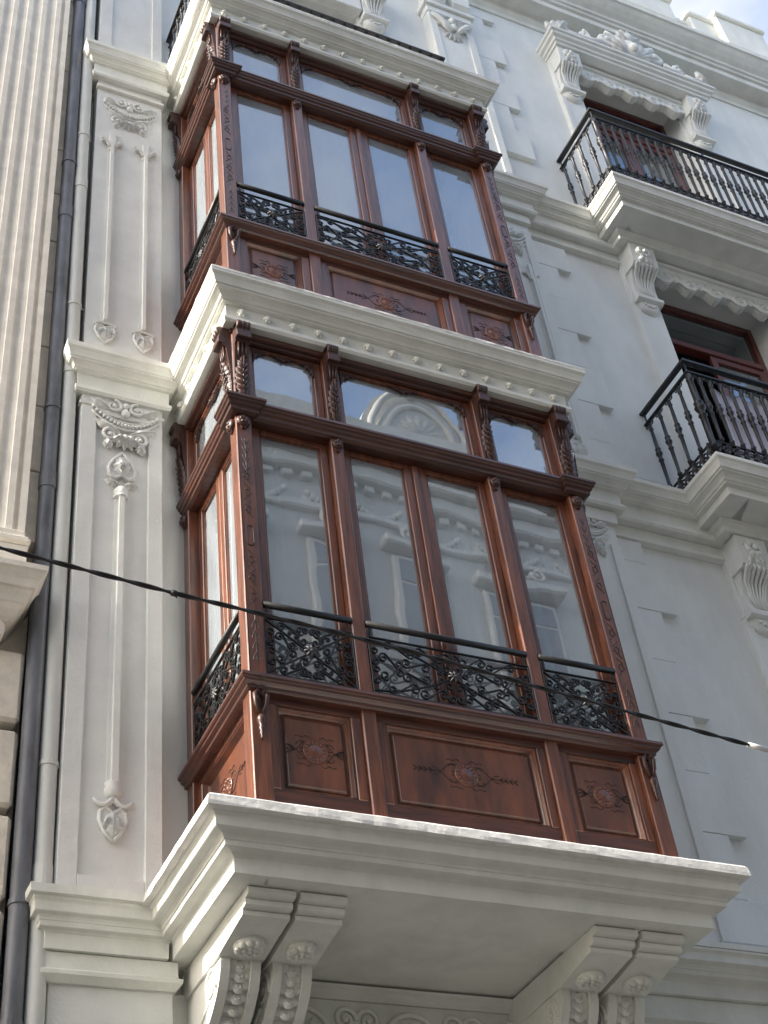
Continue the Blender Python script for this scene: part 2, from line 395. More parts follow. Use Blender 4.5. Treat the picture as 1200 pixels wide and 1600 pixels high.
# lowest slab carrying the bays
lowP = [(-.08, -.02), (-.08, D), (W-.03, D), (W-.03, -.02)]
slab = MB().sweep(P_LOW, lowP, .1, .0025).build('bay_slab', 'trim', house)
MB().box(-.06, W-.05, -.1, D-.0, -1.225, -.96).build('soffit', 'trim', slab)
MB().sweep([(-.4, -.915), (.215, -.920), (.248, -.926), (.262, -.940), (.268, -.975), (.270, -.996), (.255, -1.001), (-.4, -.9925)], lowP, .06, .004).build('ledge', 'ledge_white', slab)
for dz in (H-.02, 2*H-.02):
    pass
for zc in (3.305, 3.305+H-.055):
    MB().sweep([(-.4, zc+.012), (.17, zc+.012), (.193, zc+.004), (.199, zc-.006), (.199, zc-.024), (.17, zc-.026), (-.4, zc-.002)], BAYP, .06, .004).build('ledge', 'ledge_white', house)
# bed mould and carved frieze under the slab
MB().sweep([(-.02, -1.242), (.09, -1.242), (.085, -1.255), (.06, -1.262), (.055, -1.28), (.03, -1.295), (.028, -1.30), (-.02, -1.30)], [(-.06, 0), (2.66, 0)], .15, .002).build('bed_mould', 'trim', house)
fz = MB()
fz.box(.45, 2.05, -.01, .012, -2.3, -1.302)
for i in range(5):
    cx = .62+i*.33
    if i % 2 == 0:
        fz.tube([(cx+.17*math.cos(a*PI/12), .03, -1.53+.17*math.sin(a*PI/12)) for a in range(13)], .016, 6)
        for k in range(5): fz.leaf(cx, -1.53, .012, PI/2+(k-2)*.5, .14, .022, .03)
    else:
        fz.spiral(cx-.07, -1.41, .02, .07, 1.5, 0, 1, .017); fz.spiral(cx+.07, -1.41, .02, .07, 1.5, PI, -1, .017)
        for k in range(3): fz.leaf(cx, -1.57, .012, PI/2+(k-1)*.7, .13, .03, .03)
for k in range(24): fz.leaf(.5+k*.063, -1.70-.02*(k % 3), .012, random.uniform(0, PI), .10, .025, .028)
fz.build('carved_frieze', 'trim', house)
# paired brackets under the slab
def console_profile():
    return [(-.02, -1.37), (.575, -1.385), (.580, -1.41), (.572, -1.45), (.552, -1.495), (.522, -1.54), (.482, -1.582), (.428, -1.625), (.36, -1.665), (.29, -1.70), (.225, -1.745), (.18, -1.81), (.16, -1.9), (.155, -2.3), (-.02, -2.3)]
br_data = None
for bx in (-.05, .228, 1.925, 2.228):
    w = .248 if bx < 1 else .268
    b = thing_b = MB()
    top = [(-.02, -1.2405), (1.025, -1.2405), (1.036, -1.248), (1.034, -1.276), (1.022, -1.282), (.985, -1.283), (.990, -1.290), (.988, -1.314), (.976, -1.319), (.938, -1.320), (.944, -1.327), (.942, -1.348), (.930, -1.353), (.895, -1.354), (.59, -1.392), (-.02, -1.394)]
    b.extrude(top, bx, bx+w)
    bracket = b.build('slab_bracket', 'trim', house)
    cp = console_profile(); cw0, cw1 = bx+.015, bx+w-.02
    c = MB(); 
    c.extrude([(d-.03 if d > .1 else d, z+(.02 if d > .2 and z < -1.5 else 0)) for d, z in cp], cw0+.05, cw1-.05)
    c.extrude(cp, cw0, cw0+.05); c.extrude(cp, cw1-.05, cw1)
    c.build('console', 'trim', bracket)
    r = MB(); cxr = bx+w/2; ro = .70
    for k in range(10):                                  # rosette under the bracket head
        a = 2*PI*k/10; r.blob((cxr+.060*math.cos(a), ro+.060*math.sin(a), -1.398), .026, .026, .022, 6, 4)
        if k % 2: r.blob((cxr+.03*math.cos(a), ro+.03*math.sin(a), -1.408), .018, .018, .018, 6, 4)
    r.lathe([(.078, -1.36), (.085, -1.388), (.070, -1.405), (.02, -1.411)], (cxr, ro, 0), 14).blob((cxr, ro, -1.414), .016, .016, .012, 7, 4)
    r.build('rosette', 'trim', bracket)
    sc_ = MB(); path = [(.578, -1.42), (.566, -1.465), (.543, -1.51), (.510, -1.553), (.466, -1.594), (.41, -1.633), (.345, -1.672), (.28, -1.71), (.22, -1.755)]
    for k, (d, z) in enumerate(path):                    # overlapping scales down the front of the console
        for q in (-1, 0, 1): sc_.blob((cxr+q*.034, d-.030-(.004 if q else 0), z+(.014 if q else -.006)), .034, .014, .034, 10, 5)
        sc_.tube([(cxr+.012*math.cos(a), d-.014, z-.004+.014*math.sin(a)) for a in [PI+i*PI/6 for i in range(7)]], .0042, 5)
    sc_.build('scale_garland', 'trim', bracket)
    for sgn, xx in ((-1, cw0-.002), (1, cw1+.002)):
        pts = []; rr = []; v = MB()
        for i in range(34):
            t = i/33; a = -PI*.15+2*PI*1.9*t; q = .085*(1-.85*t); pts.append((xx, .43+q*math.cos(a), -1.48+q*math.sin(a)*1.05)); rr.append(.011*(1-.5*t))
        v.tube(pts, rr, 6)
        v.blob((xx, .43, -1.48), .012, .02, .02, 7, 4)
        v.tube([(xx, .39, -1.557), (xx, .28, -1.61), (xx, .18, -1.70), (xx, .13, -1.85)], [.010, .009, .007, .004], 5)
        v.build('volute', 'trim', bracket)

# ------------------------------------------------------------------ pilasters
def pil_cornice(P, dz, x0, x1, o, k, name, par, z0=0):
    return MB().sweep([(d*k if d > 0 else d, z+dz-.004) for d, z in P], [(x0, 0), (x0, o), (x1, o), (x1, 0)], .12, .0022).build(name, 'trim', par)
PX0, PX1, PO = -.79, -.20, .15
pil = MB().box(PX0, PX1, -.02, PO, -.95, 2.95, .004).build('pilaster', 'pilaster_paint', house)
fr = MB(); a, b, c, d = PX0+.115, PX1-.105, -.80, 2.62     # raised border
for q in ((PX0+.004, a, -.95, 2.92), (b, PX1-.004, -.95, 2.92), (a, b, -.95, c), (a, b, 2.74, 2.92)):
    fr.box(q[0], q[1], PO-.01, PO+.022, q[2], q[3], .005)
fr.build('border', 'pilaster_paint', pil)
def garland(u, z, d, s=1.0):
    g_ = MB()
    for k in range(19):                                  # beaded swag
        t = k/18*2-1; g_.blob((u+t*.205*s, d+.012, z+.035*s+.115*t*t*s-.06*s), .014*s, .016*s, .013*s, 6, 4)
    for off in (.028, -.03):
        g_.tube([(u+t*.215*s, d+.008, z+off*s+.035*s+.115*t*t*s-.06*s) for t in [i/8-1 for i in range(17)]], .008*s, 5)
    for q in (-1, 1):
        g_.spiral(u+q*.075*s, z+.135*s, d+.012, .055*s, 1.3, PI/2, q, .013*s)
        g_.leaf(u+q*.10*s, z+.10*s, d, (0 if q > 0 else PI)+q*.55, .15*s, .035*s, .03*s)
        g_.leaf(u+q*.03*s, z-.09*s, d, (0 if q > 0 else PI)+q*.45, .19*s, .035*s, .028*s)
        g_.spiral(u+q*.095*s, z-.125*s, d+.012, .05*s, 1.3, PI/2, -q, .013*s)
        g_.leaf(u+q*.09*s, z-.16*s, d, -PI/2+q*.35, .08*s, .03*s, .03*s)
    g_.blob((u, d+.012, z+.15*s), .022*s, .02*s, .03*s); g_.blob((u, d+.012, z+.09*s), .03*s, .02*s, .035*s)
    for k in range(5): g_.leaf(u, z-.10*s, d, -PI/2+(k-2)*.42, .125*s, .022*s, .035*s)
    g_.blob((u, d+.016, z-.13*s), .024*s, .02*s, .024*s)
    return g_
garland(-.475, 2.685, PO+.02, 1.12).build('garland', 'pilaster_paint', pil)
def stem(u, z0, z1, d, w=.042):
    return MB().extrude([(u-w, z0), (u+w, z0), (u+w*.92, z1), (u-w*.92, z1)], d-.01, d+.008, 'd').extrude([(u-w*.45, z0), (u+w*.45, z0), (u+w*.42, z1), (u-w*.42, z1)], d, d+.045, 'd')
def heart(mb, u, z, d, s=1.0, inv=1):
    pts = [(u, z-.115*s*inv), (u-.045*s, z-.06*s*inv), (u-.07*s, z), (u-.066*s, z+.05*s*inv), (u-.035*s, z+.072*s*inv), (u, z+.045*s*inv), (u+.035*s, z+.072*s*inv), (u+.066*s, z+.05*s*inv), (u+.07*s, z), (u+.045*s, z-.06*s*inv), (u, z-.115*s*inv)]
    mb.extrude([(a, b) for a, b in pts[:-1]], d-.01, d+.016, 'd'); mb.tube([(a, d+.014, b) for a, b in pts], .0115*s, 6)
    mb.leaf(u, z+.055*s*inv, d+.014, -PI/2*inv, .15*s, .05*s, .026*s, 4)
    for q in (-1, 1): mb.leaf(u+q*.01*s, z+.03*s*inv, d+.012, -PI/2*inv+q*.45, .10*s, .02*s, .03*s)
    return mb
s1 = stem(-.488, -.22, 2.02, PO)
s1.build('stem', 'pilaster_paint', pil)
fi = MB(); fi.lathe([(.05, 1.98), (.052, 2.0), (.042, 2.02), (.05, 2.05), (.036, 2.08)], (-.488, PO, 0), 12)
heart(fi, -.488, 2.25, PO, 1.3, -1)
for q in (-1, 1): fi.leaf(-.488+q*.02, 2.10, PO, (0 if q > 0 else PI)+q*.3, .10, .03, .035); fi.blob((-.488+q*.055, PO+.01, 2.12), .03, .02, .02)
fi.build('finial', 'pilaster_paint', pil)
fb = MB(); fb.lathe([(.036, -.30), (.05, -.28), (.052, -.25), (.044, -.235), (.052, -.215), (.04, -.20)], (-.488, PO, 0), 12)
for q in (-1, 1):
    fb.tube([(-.488+q*t, PO+.014, -.315-.045*math.sin(t*26)) for t in [.0, .02, .045, .07, .095, .115]], [.02, .02, .018, .015, .012, .008], 6)
fb.tube([(-.488+.018*math.cos(i*PI/5), PO+.022, -.325+.018*math.sin(i*PI/5)) for i in range(11)], .006, 5)
heart(fb, -.488, -.455, PO, 1.1, 1)
fb.build('pendant', 'pilaster_paint', pil)
pil_cornice([(d, z) for d, z in P_MID], 0, PX0, PX1, PO, .75, 'pilaster_cornice', house)
MB().box(PX0+.01, PX1-.006, 0, PO+.012, 2.80, 2.9145, .006).build('capital_ledge', 'trim', house)
MB().box(PX0-.012, PX1+.012, 0, PO+.03, 2.80, 2.835, .006).build('capital_ledge', 'trim', house)
pil2 = MB().box(PX0, PX1, -.02, PO-.003, 3.30, 2.95+H, .004).build('pilaster', 'pilaster_paint', house)
garland(-.497, 2.67+H-.21, PO-.005, 1.1).build('garland', 'pilaster_paint', pil2)
for u in (-.645, -.352):
    stem(u, 3.75, 6.05, PO-.004, .03).build('stem', 'pilaster_paint', pil2)
    t_ = MB()
    t_.extrude([(u-.022, 6.05), (u+.022, 6.05), (u+.026, 6.22), (u+.012, 6.29), (u-.012, 6.29), (u-.026, 6.22)], PO, PO+.035, 'd')
    for q in (-1, 1):
        t_.tube([(u+q*.015, PO+.012, 6.02), (u+q*.03, PO+.016, 6.08), (u+q*.065, PO+.02, 6.12), (u+q*.095, PO+.016, 6.10)], [.012, .016, .02, .012], 6)
        t_.blob((u+q*.085, PO+.012, 6.15), .02, .014, .014)
    t_.lathe([(.03, 6.0), (.032, 6.02), (.026, 6.03)], (u, PO, 0), 10)
    t_.build('finial', 'pilaster_paint', pil2)
    h_ = heart(MB(), u+.005, 3.63, PO-.004, 1.05, 1); h_.tube([(u+.005+.08*math.cos(PI*i/10), PO+.012, 3.70+.03*math.sin(PI*i/10)) for i in range(11)], .013, 6)
    h_.build('pendant', 'pilaster_paint', pil2)
pil_cornice(P_MID, H, PX0-.01, PX1, PO, .75, 'pilaster_cornice', house)
MB().box(PX0-.012, PX1+.012, 0, PO+.03, 2.76+H, 2.80+H, .006).build('capital_ledge', 'trim', house)
pil3 = MB().box(PX0-.02, PX1, -.02, PO, 3.30+H, 11.9, .004).build('pilaster', 'pilaster_paint', house)
f3 = MB()
for a, b in ((PX0-.016, PX0+.10), (PX1-.10, PX1-.004)): f3.box(a, b, PO-.01, PO+.02, 3.30+H, 11.8, .004)
f3.build('border', 'pilaster_paint', pil3)
pil_cornice(P_LOW, 0.002, PX0, PX1-.02, PO, .55, 'pilaster_cornice', house)
MB().sweep([(-.1, -.93), (.14, -.935), (.152, -.942), (.15, -.99), (.13, -.996), (-.1, -.996)], [(PX0, 0), (PX0, PO), (PX1-.02, PO), (PX1-.02, 0)], .04, .003).build('ledge', 'trim', house)
MB().sweep([(-.05, -1.2440), (.028, -1.2440), (.03, -1.33), (.05, -1.345), (.048, -1.365), (.02, -1.40), (-.05, -1.40)], [(PX0, 0), (PX0, PO-.01), (PX1+.05, PO-.01), (PX1+.05, 0)], .1, .002).build('pilaster_cornice', 'trim', house)
MB().box(PX0, PX1+.06, -.02, PO-.012, -5.9, -1.3, .006).build('pilaster', 'pilaster_paint', house)
MB().box(-.12, .3, -.02, .05, -5.9, -1.36, .006).build('pilaster', 'pilaster_paint', house)

# right-hand pilaster, quoins, string courses
QX0, QX1, QO = 3.05, 3.63, .13
ZR = {0: .03, 1: .10, 2: 0.0}
for i, (z0, z1) in enumerate(((-.95, 2.95), (3.38, 2.95+H), (3.30+H, 11.3))):
    pr = MB().box(QX0, QX1, -.02, QO, z0, z1, .004).build('pilaster', 'plaster', house)
    b_ = MB()
    for a, b in ((QX0+.004, QX0+.10), (QX1-.10, QX1-.004)): b_.box(a, b, QO-.01, QO+.02, z0, z1-.3, .004)
    b_.build('border', 'plaster', pr)
    zt = (2.74, 6.62, 10.78)[i]
    if i < 2: garland((QX0+QX1)/2, zt-.02, QO+.01, .95).build('garland', 'plaster', pr)
    if i == 1:
        for u in (3.2, 3.49):
            stem(u, 3.85, 6.0, QO, .03).build('stem', 'plaster', pr)
            t_ = MB()
            for q in (-1, 1): t_.tube([(u+q*.015, QO+.012, 6.0), (u+q*.03, QO+.016, 6.06), (u+q*.065, QO+.02, 6.10), (u+q*.095, QO+.016, 6.08)], [.012, .016, .02, .012], 6)
            t_.extrude([(u-.022, 6.0), (u+.022, 6.0), (u+.012, 6.24), (u-.012, 6.24)], QO, QO+.035, 'd'); t_.build('finial', 'plaster', pr)
            heart(MB(), u, 3.70, QO, 1.05, 1).build('pendant', 'plaster', pr)
# topmost capital with a winged ornament and two crown consoles
cap = MB().box(QX0-.05, QX1+.05, 0, QO+.07, 11.02, 11.10, .01).box(QX0-.01, QX1+.01, 0, QO+.035, 10.90, 11.0195, .006).build('capital', 'plaster', house)
wg = MB(); cxq = (QX0+QX1)/2
for q in (-1, 1):
    wg.tube([(cxq+q*.04, QO+.05, 10.52), (cxq+q*.12, QO+.05, 10.66), (cxq+q*.2, QO+.05, 10.76), (cxq+q*.27, QO+.05, 10.80)], [.03, .035, .035, .02], 6)
    wg.spiral(cxq+q*.09, 10.60, QO+.05, .06, 1.3, 0, q, .016)
    for k in range(3): wg.leaf(cxq+q*.04, 10.66+.05*k, QO+.01, (0 if q > 0 else PI)+q*(.25+.18*k), .22, .035, .04)
for k in range(5): wg.leaf(cxq, 10.55, QO+.01, -PI/2+(k-2)*.4, .16, .028, .045)
wg.blob((cxq, QO+.05, 10.62), .05, .04, .07); wg.blob((cxq, QO+.05, 10.78), .04, .035, .06)
wg.build('winged_ornament', 'plaster', cap)
for u in (QX0+.02, QX0+.34):
    k_ = MB().extrude([(.0, 11.10), (.20, 11.10), (.24, 11.16), (.25, 11.3), (.22, 11.5), (.3, 11.75), (.36, 11.86), (0, 11.86)], u, u+.22); k_.build('crown_console', 'plaster', house)
for lo, (g0, n_) in ((0, (.123-.993, 4)), (1, (4.503-.993, 4)), (2, (8.463-.0, 4))):
    for k in range(n_):
        z = g0+k*.993
        zl, zh = ((-.93, 2.84), (3.42, 6.86), (7.52, 11.6))[lo]
        a, b = max(z, zl), min(z+.492, zh)
        if b > a: MB().box(QX1, 4.087, -.02, .055, a, b, .003).build('quoin', 'plaster', house)
        a, b = max(z+.496, zl), min(z+.989, zh)
        if b > a: MB().box(QX1, 3.925, -.02, .0525, a, b, .003).build('quoin', 'plaster', house)
for lv, ztop in ((1, 0), (2, H)):
    P = shifted(P_MID, ztop+ZR[lv])
    MB().sweep([(d, z-.005) for d, z in P], [(2.72, .06), (10.5, .06)], .14, .002).build('string_course', 'trim', house)
    MB().sweep([(-.04, z0) if 0 else (d_, z_+ztop+ZR[lv]) for d_, z_ in ((-.05, 2.897), (.05, 2.897), (.048, 2.80), (.065, 2.785), (.06, 2.76), (.02, 2.745), (-.05, 2.745))], [(2.72, .0), (10.5, .0)], .14, .002).build('string_course', 'trim', house)
    MB().sweep(P, [(QX0, 0), (QX0, QO+.02), (QX1+.03, QO+.02), (QX1+.03, 0)], .14, .002).build('pilaster_cornice', 'trim', house)
    MB().box(QX0-.01, QX1+.02, 0, QO+.04, 2.77+ztop+ZR[lv], 2.903+ztop+ZR[lv], .005).build('capital_ledge', 'trim', house)
MB().sweep([(d, z+.05) for d, z in P_LOW], [(2.72, .16), (10.5, .16)], .14, .002).build('string_course', 'trim', house)
MB().sweep([(-.2, -.885), (.20, -.89), (.235, -.90), (.235, -.938), (-.2, -.938)], [(2.72, .16), (10.5, .16)], .08, .002).build('string_course', 'trim', house)
MB().sweep([(-.02, -1.1905), (.2, -1.1905), (.2, -1.30), (.22, -1.31), (.215, -1.34), (.18, -1.36), (.18, -3.2), (-.02, -3.2)], [(2.72, .0), (10.5, .0)], .14, .002).build('string_course', 'trim', house)
MB().box(3.33, 4.9, .3, .36, -.8845, -.868).build('flashing_strip', 'flashing', house)
MB().box(3.22, 4.28, .17, .235, 3.415, 3.432).build('flashing_strip', 'flashing', house)
# crown cornice and parapet
MB().sweep([(-.3, 11.80), (.02, 11.80), (.03, 11.86), (.06, 11.90), (.07, 11.98), (.10, 12.0), (.262, 12.005), (.268, 12.05), (.268, 12.10), (.30, 12.115), (.31, 12.15), (.335, 12.165), (.345, 12.20), (.40, 12.25), (.455, 12.31), (.49, 12.36), (.50, 12.37), (.52, 12.38), (.525, 12.45), (-.3, 12.47)], [(-.86, .0), (14, .0)], .14, .003).build('crown_cornice', 'trim', house)
pp = MB().box(-.8, 14, -.45, .05, 12.4, 13.62).build('parapet', 'trim', house)
MB().box(-.8, 7.30, -.5, .20, 13.35, 13.85, .02).box(-.8, 7.33, -.55, .25, 13.86, 13.95, .02).build('coping', 'trim', pp)
MB().box(7.31, 8.9, -.5, .10, 13.62, 13.74, .02).build('coping', 'trim', pp)
MB().box(8.95, 14, -.5, .12, 13.0, 13.25, .02).box(8.95, 14, -.5, .08, 13.25, 13.6, .02).build('coping', 'trim', pp)
for x0, x1, oo, zt in ((7.62, 8.04, .18, 13.85), (8.04, 8.86, .28, 13.95)):
    MB().box(x0, x1, -.5, oo-.12, 12.4, 13.1, .02).box(x0-.02, x1+.02, -.55, oo, 13.1, zt-.1, .02).box(x0-.05, x1+.05, -.6, oo+.04, zt-.1, zt, .02).build('pedestal', 'trim', pp)

# ------------------------------------------------------------------ right-hand windows, hoods and balconies
def corbel(cx, zt, par):
    # cx: centre; zt: top
    c = MB(); w = .155
    c.extrude([(0, zt), (.245, zt), (.25, zt-.02), (.235, zt-.30), (.20, zt-.33), (0, zt-.33)], cx-w, cx+w)
    body = [(0, zt-.33), (.16, zt-.33), (.125, zt-.42), (.10, zt-.53), (.10, zt-.63), (.12, zt-.70), (0, zt-.72)]
    c.extrude(body, cx-w+.02, cx+w-.02)
    c.extrude([(0, zt-.70), (.13, zt-.70), (.145, zt-.72), (.14, zt-.76), (.11, zt-.775), (0, zt-.775)], cx-w, cx+w)
    c.lathe([(.13, 0), (.135, .05), (.11, .09), (.09, .10)], (cx, 0.0, zt-.79), 18, 'd')
    cb = c.build('corbel', 'plaster', par)
    f = MB()
    for k in range(9):
        a = 2*PI*k/9; f.blob((cx+.062*math.cos(a), .255, zt-.13+.062*math.sin(a)), .036, .03, .036, 6, 4)
    f.blob((cx, .275, zt-.13), .03, .03, .03)
    for q in (-1, 0, 1): f.leaf(cx+q*.03, zt-.19, .235, -PI/2+q*.4, .13, .03, .04); f.blob((cx+q*.04, .25, zt-.225-.05*(q == 0)), .025, .02, .025)
    f.build('flower_drop', 'plaster', cb)
    sh = MB()
    for k in range(7):                                   # fluted shell
        a = -1.05+k*.35
        sh.tube([(cx+.02*k-.06, .125, zt-.69), (cx+.085*math.sin(a), .105, zt-.55), (cx+.125*math.sin(a), .14, zt-.42), (cx+.145*math.sin(a), .225, zt-.345), (cx+.145*math.sin(a), .255, zt-.325)], [.008, .013, .016, .018, .016], 6)
    sh.build('shell', 'plaster', cb)
    bd = MB()
    for k in range(5): bd.blob((cx-.06+.03*k, .105, zt-.815-.03*math.sin(PI*(k+.0)/4)), .016, .02, .016, 6, 4)
    bd.build('bead', 'plaster', cb)
    return cb
def apron(x0, x1, zt, par):
    # scalloped board with rolling scrolls hung between the corbels
    n_ = 5; w = (x1-x0)/n_; pts = [(x0, zt)]
    pts.append((x0, zt-.22))
    for k in range(n_):
        a = x0+k*w
        pts += [(a+.04*w, zt-.235), (a+.15*w, zt-.25), (a+.26*w, zt-.30), (a+.42*w, zt-.335), (a+.56*w, zt-.335), (a+.68*w, zt-.30), (a+.76*w, zt-.255), (a+.86*w, zt-.235), (a+.96*w, zt-.25)]
    pts += [(x1, zt-.22), (x1, zt)]
    ap = MB().extrude(pts, .03, .12, 'd').box(x0, x1, .03, .15, zt-.05, zt-.001, .004).build('apron', 'plaster', par)
    for k in range(n_):
        a = x0+k*w
        s_ = MB().spiral(a+.5*w, zt-.21, .122, .095, 1.7, PI, 1, .018)
        s_.tube([(a-.02*w, .124, zt-.20), (a+.10*w, .126, zt-.24), (a+.26*w, .126, zt-.295), (a+.45*w, .126, zt-.318), (a+.62*w, .126, zt-.305), (a+.76*w, .126, zt-.25)], .014, 5)
        s_.leaf(a+.62*w, zt-.17, .12, .3, .12, .028, .02); s_.leaf(a+.2*w, zt-.16, .12, 2.6, .09, .025, .02)
        s_.build('scroll', 'plaster', ap)
def french_window(cx, zb, zt, par, open_left=False):
    w = MB(); F0, F1 = -.33, -.25; hw = .77; tz = zt-.66
    w.box(cx-hw, cx-hw+.07, F0, F1, zb, zt, .006).box(cx+hw-.07, cx+hw, F0, F1, zb, zt, .006).box(cx-hw+.07, cx+hw-.07, F0, F1, zt-.075, zt, .006).box(cx-hw+.07, cx+hw-.07, F0, F1+.02, tz-.04, tz+.04, .006)
    wf = w.build('window_frame', 'window_wood', par)
    MB().box(cx-hw+.07, cx+hw-.07, -.295, -.289, tz+.04, zt-.075).build('pane', 'glass_dark', wf)
    for q in (-1, 1):
        l0, l1 = (cx-hw+.07, cx-.002) if q < 0 else (cx+.002, cx+hw-.07)
        L = l1-l0
        m_ = MB()
        m_.box(0, .075, -.05, 0, zb+.02, tz-.045, .005).box(L-.075, L, -.05, 0, zb+.02, tz-.045, .005).box(.075, L-.075, -.05, 0, tz-.125, tz-.045, .005).box(.075, L-.075, -.05, 0, zb+.02, zb+.5, .005)
        p_ = MB().box(.075, L-.075, -.03, -.024, zb+.5, tz-.125)
        rz = R(52) if (q < 0 and open_left) else 0
        me = m_.build('casement', 'window_wood', wf, loc=(l0, F1, 0), rot=(0, 0, rz))
        pn = p_.build('pane', 'glass_dark', None, loc=(l0, F1, 0), rot=(0, 0, rz)); pn.parent = wf; pn.matrix_parent_inverse = WM[wf].inverted()
for i in range(3):
    zt = (3.0, 7.075, 11.03)[i]
    french_window(CX, WBOT[i], WTOP[i], house, i == 1)
    for q in (-1, 1):
        a = CX+q*.955; ar = MB()
        ar.box(a-.165, a+.165, -.02, .05, WBOT[i], zt-.752, .005); ar.box(a-.165+(.27 if q > 0 else 0), a-.105+(.27 if q > 0 else 0), .05, .062, WBOT[i], zt-.85, .003)
        ar.box(a-.165, a+.165, -.02, .06, zt-.75, zt, .004).build('architrave', 'plaster', house)
    for q in (-1, 1): corbel(CX+q*.955, zt, house)
    apron(CX-.80, CX+.80, zt-.02, house)
    MB().box(CX-.80, CX+.80, -.02, .03, WTOP[i]+.002, zt, .003).build('lintel', 'plaster', house)
# hood with crest over the top window
zt = 11.03
hood = MB().sweep([(-.06, zt+.002), (.03, zt+.002), (.035, zt+.04), (.06, zt+.05), (.065, zt+.09), (.10, zt+.11), (.105, zt+.15), (.13, zt+.165), (.135, zt+.20), (.12, zt+.215), (-.06, zt+.22)], [(CX-1.10, 0), (CX-1.10, .25), (CX+1.10, .25), (CX+1.10, 0)], .2, .002).build('window_hood', 'plaster', house)
MB().box(CX-1.08, CX+1.08, -.02, .24, zt+.004, zt+.205).build('hood_core', 'plaster', hood)
cr_ = MB(); zc = zt+.21; co_ = .35
for q in (-1, 1):
    cr_.spiral(CX+q*.36, zc+.20, co_, .16, 1.4, PI/2, q, .06); cr_.tube([(CX+q*.46, co_, zc+.06), (CX+q*.62, co_, zc+.04), (CX+q*.74, co_, zc+.10)], [.06, .045, .035], 6)
    cr_.spiral(CX+q*.72, zc+.11, co_, .09, 1.2, PI/2, q, .04)
    for k in range(3): cr_.leaf(CX+q*.08, zc, co_, PI/2-q*(.25+.45*k), .42-.04*k, .07, .07, curl=.03)
    for k in range(4): cr_.leaf(CX+q*1.10, zc-.01, co_-.08+.03*k, PI/2-q*(.5-.35*k), .24, .06, .06, curl=.04)
    cr_.tube([(CX+q*1.0, co_, zc+.03), (CX+q*.9, co_, zc+.02), (CX+q*.78, co_, zc+.03)], .035, 6)
cr_.blob((CX, co_, zc+.20), .15, .09, .20); cr_.blob((CX, co_+.03, zc+.42), .10, .07, .10); cr_.blob((CX, co_+.08, zc+.14), .07, .05, .08)
for k in range(5): cr_.leaf(CX, zc+.3, co_+.02, PI/2+(k-2)*.4, .26, .06, .05, curl=.05)
cr_.build('crest', 'plaster', hood)

# balcony slabs
P_BAL = [(-.3, 3.307), (.208, 3.309), (.222, 3.302), (.222, 3.264), (.205, 3.245), (.192, 3.212), (.184, 3.182), (.168, 3.178), (.168, 3.164), (.146, 3.156), (.124, 3.138), (.112, 3.118), (.098, 3.114), (.098, 3.098), (.060, 3.092), (.055, 3.016), (-.3, 3.014)]
BX0, BX1, BO = 4.615, 7.185, .52
def balcony(dz):
    s_ = MB().sweep(shifted(P_BAL, dz), [(BX0, .0), (BX0, BO), (BX1, BO), (BX1, .0)], .14, .002).build('balcony_slab', 'trim', house)
    MB().box(BX0+.02, BX1-.02, .0, BO-.02, dz+3.03, dz+3.29).build('soffit', 'trim', s_)
    MB().box(CX-1.205, CX+1.205, .0, .255, dz+2.91, dz+3.0125).build('bed_core', 'trim', s_)
    MB().sweep([(-.02, dz+3.013), (.06, dz+3.013), (.05, dz+2.97), (.02, dz+2.95), (.015, dz+2.905), (-.02, dz+2.905)], [(CX-1.2, .0), (CX-1.2, .25), (CX+1.2, .25), (CX+1.2, .0)], .2, .002).build('bed_mould', 'trim', s_)
balcony(ZR[1]); balcony(H+ZR[2]-.003)
bal_prof = [(.013, 0), (.013, .03), (.017, .035), (.017, .05), (.011, .06), (.012, .20), (.0135, .34), (.019, .35), (.019, .36), (.013, .37), (.014, .40), (.022, .42), (.024, .445), (.015, .465), (.020, .48), (.020, .495), (.013, .505), (.0125, .60), (.011, .72), (.016, .735), (.016, .75), (.012, .76), (.012, .80)]
bal_mesh = None
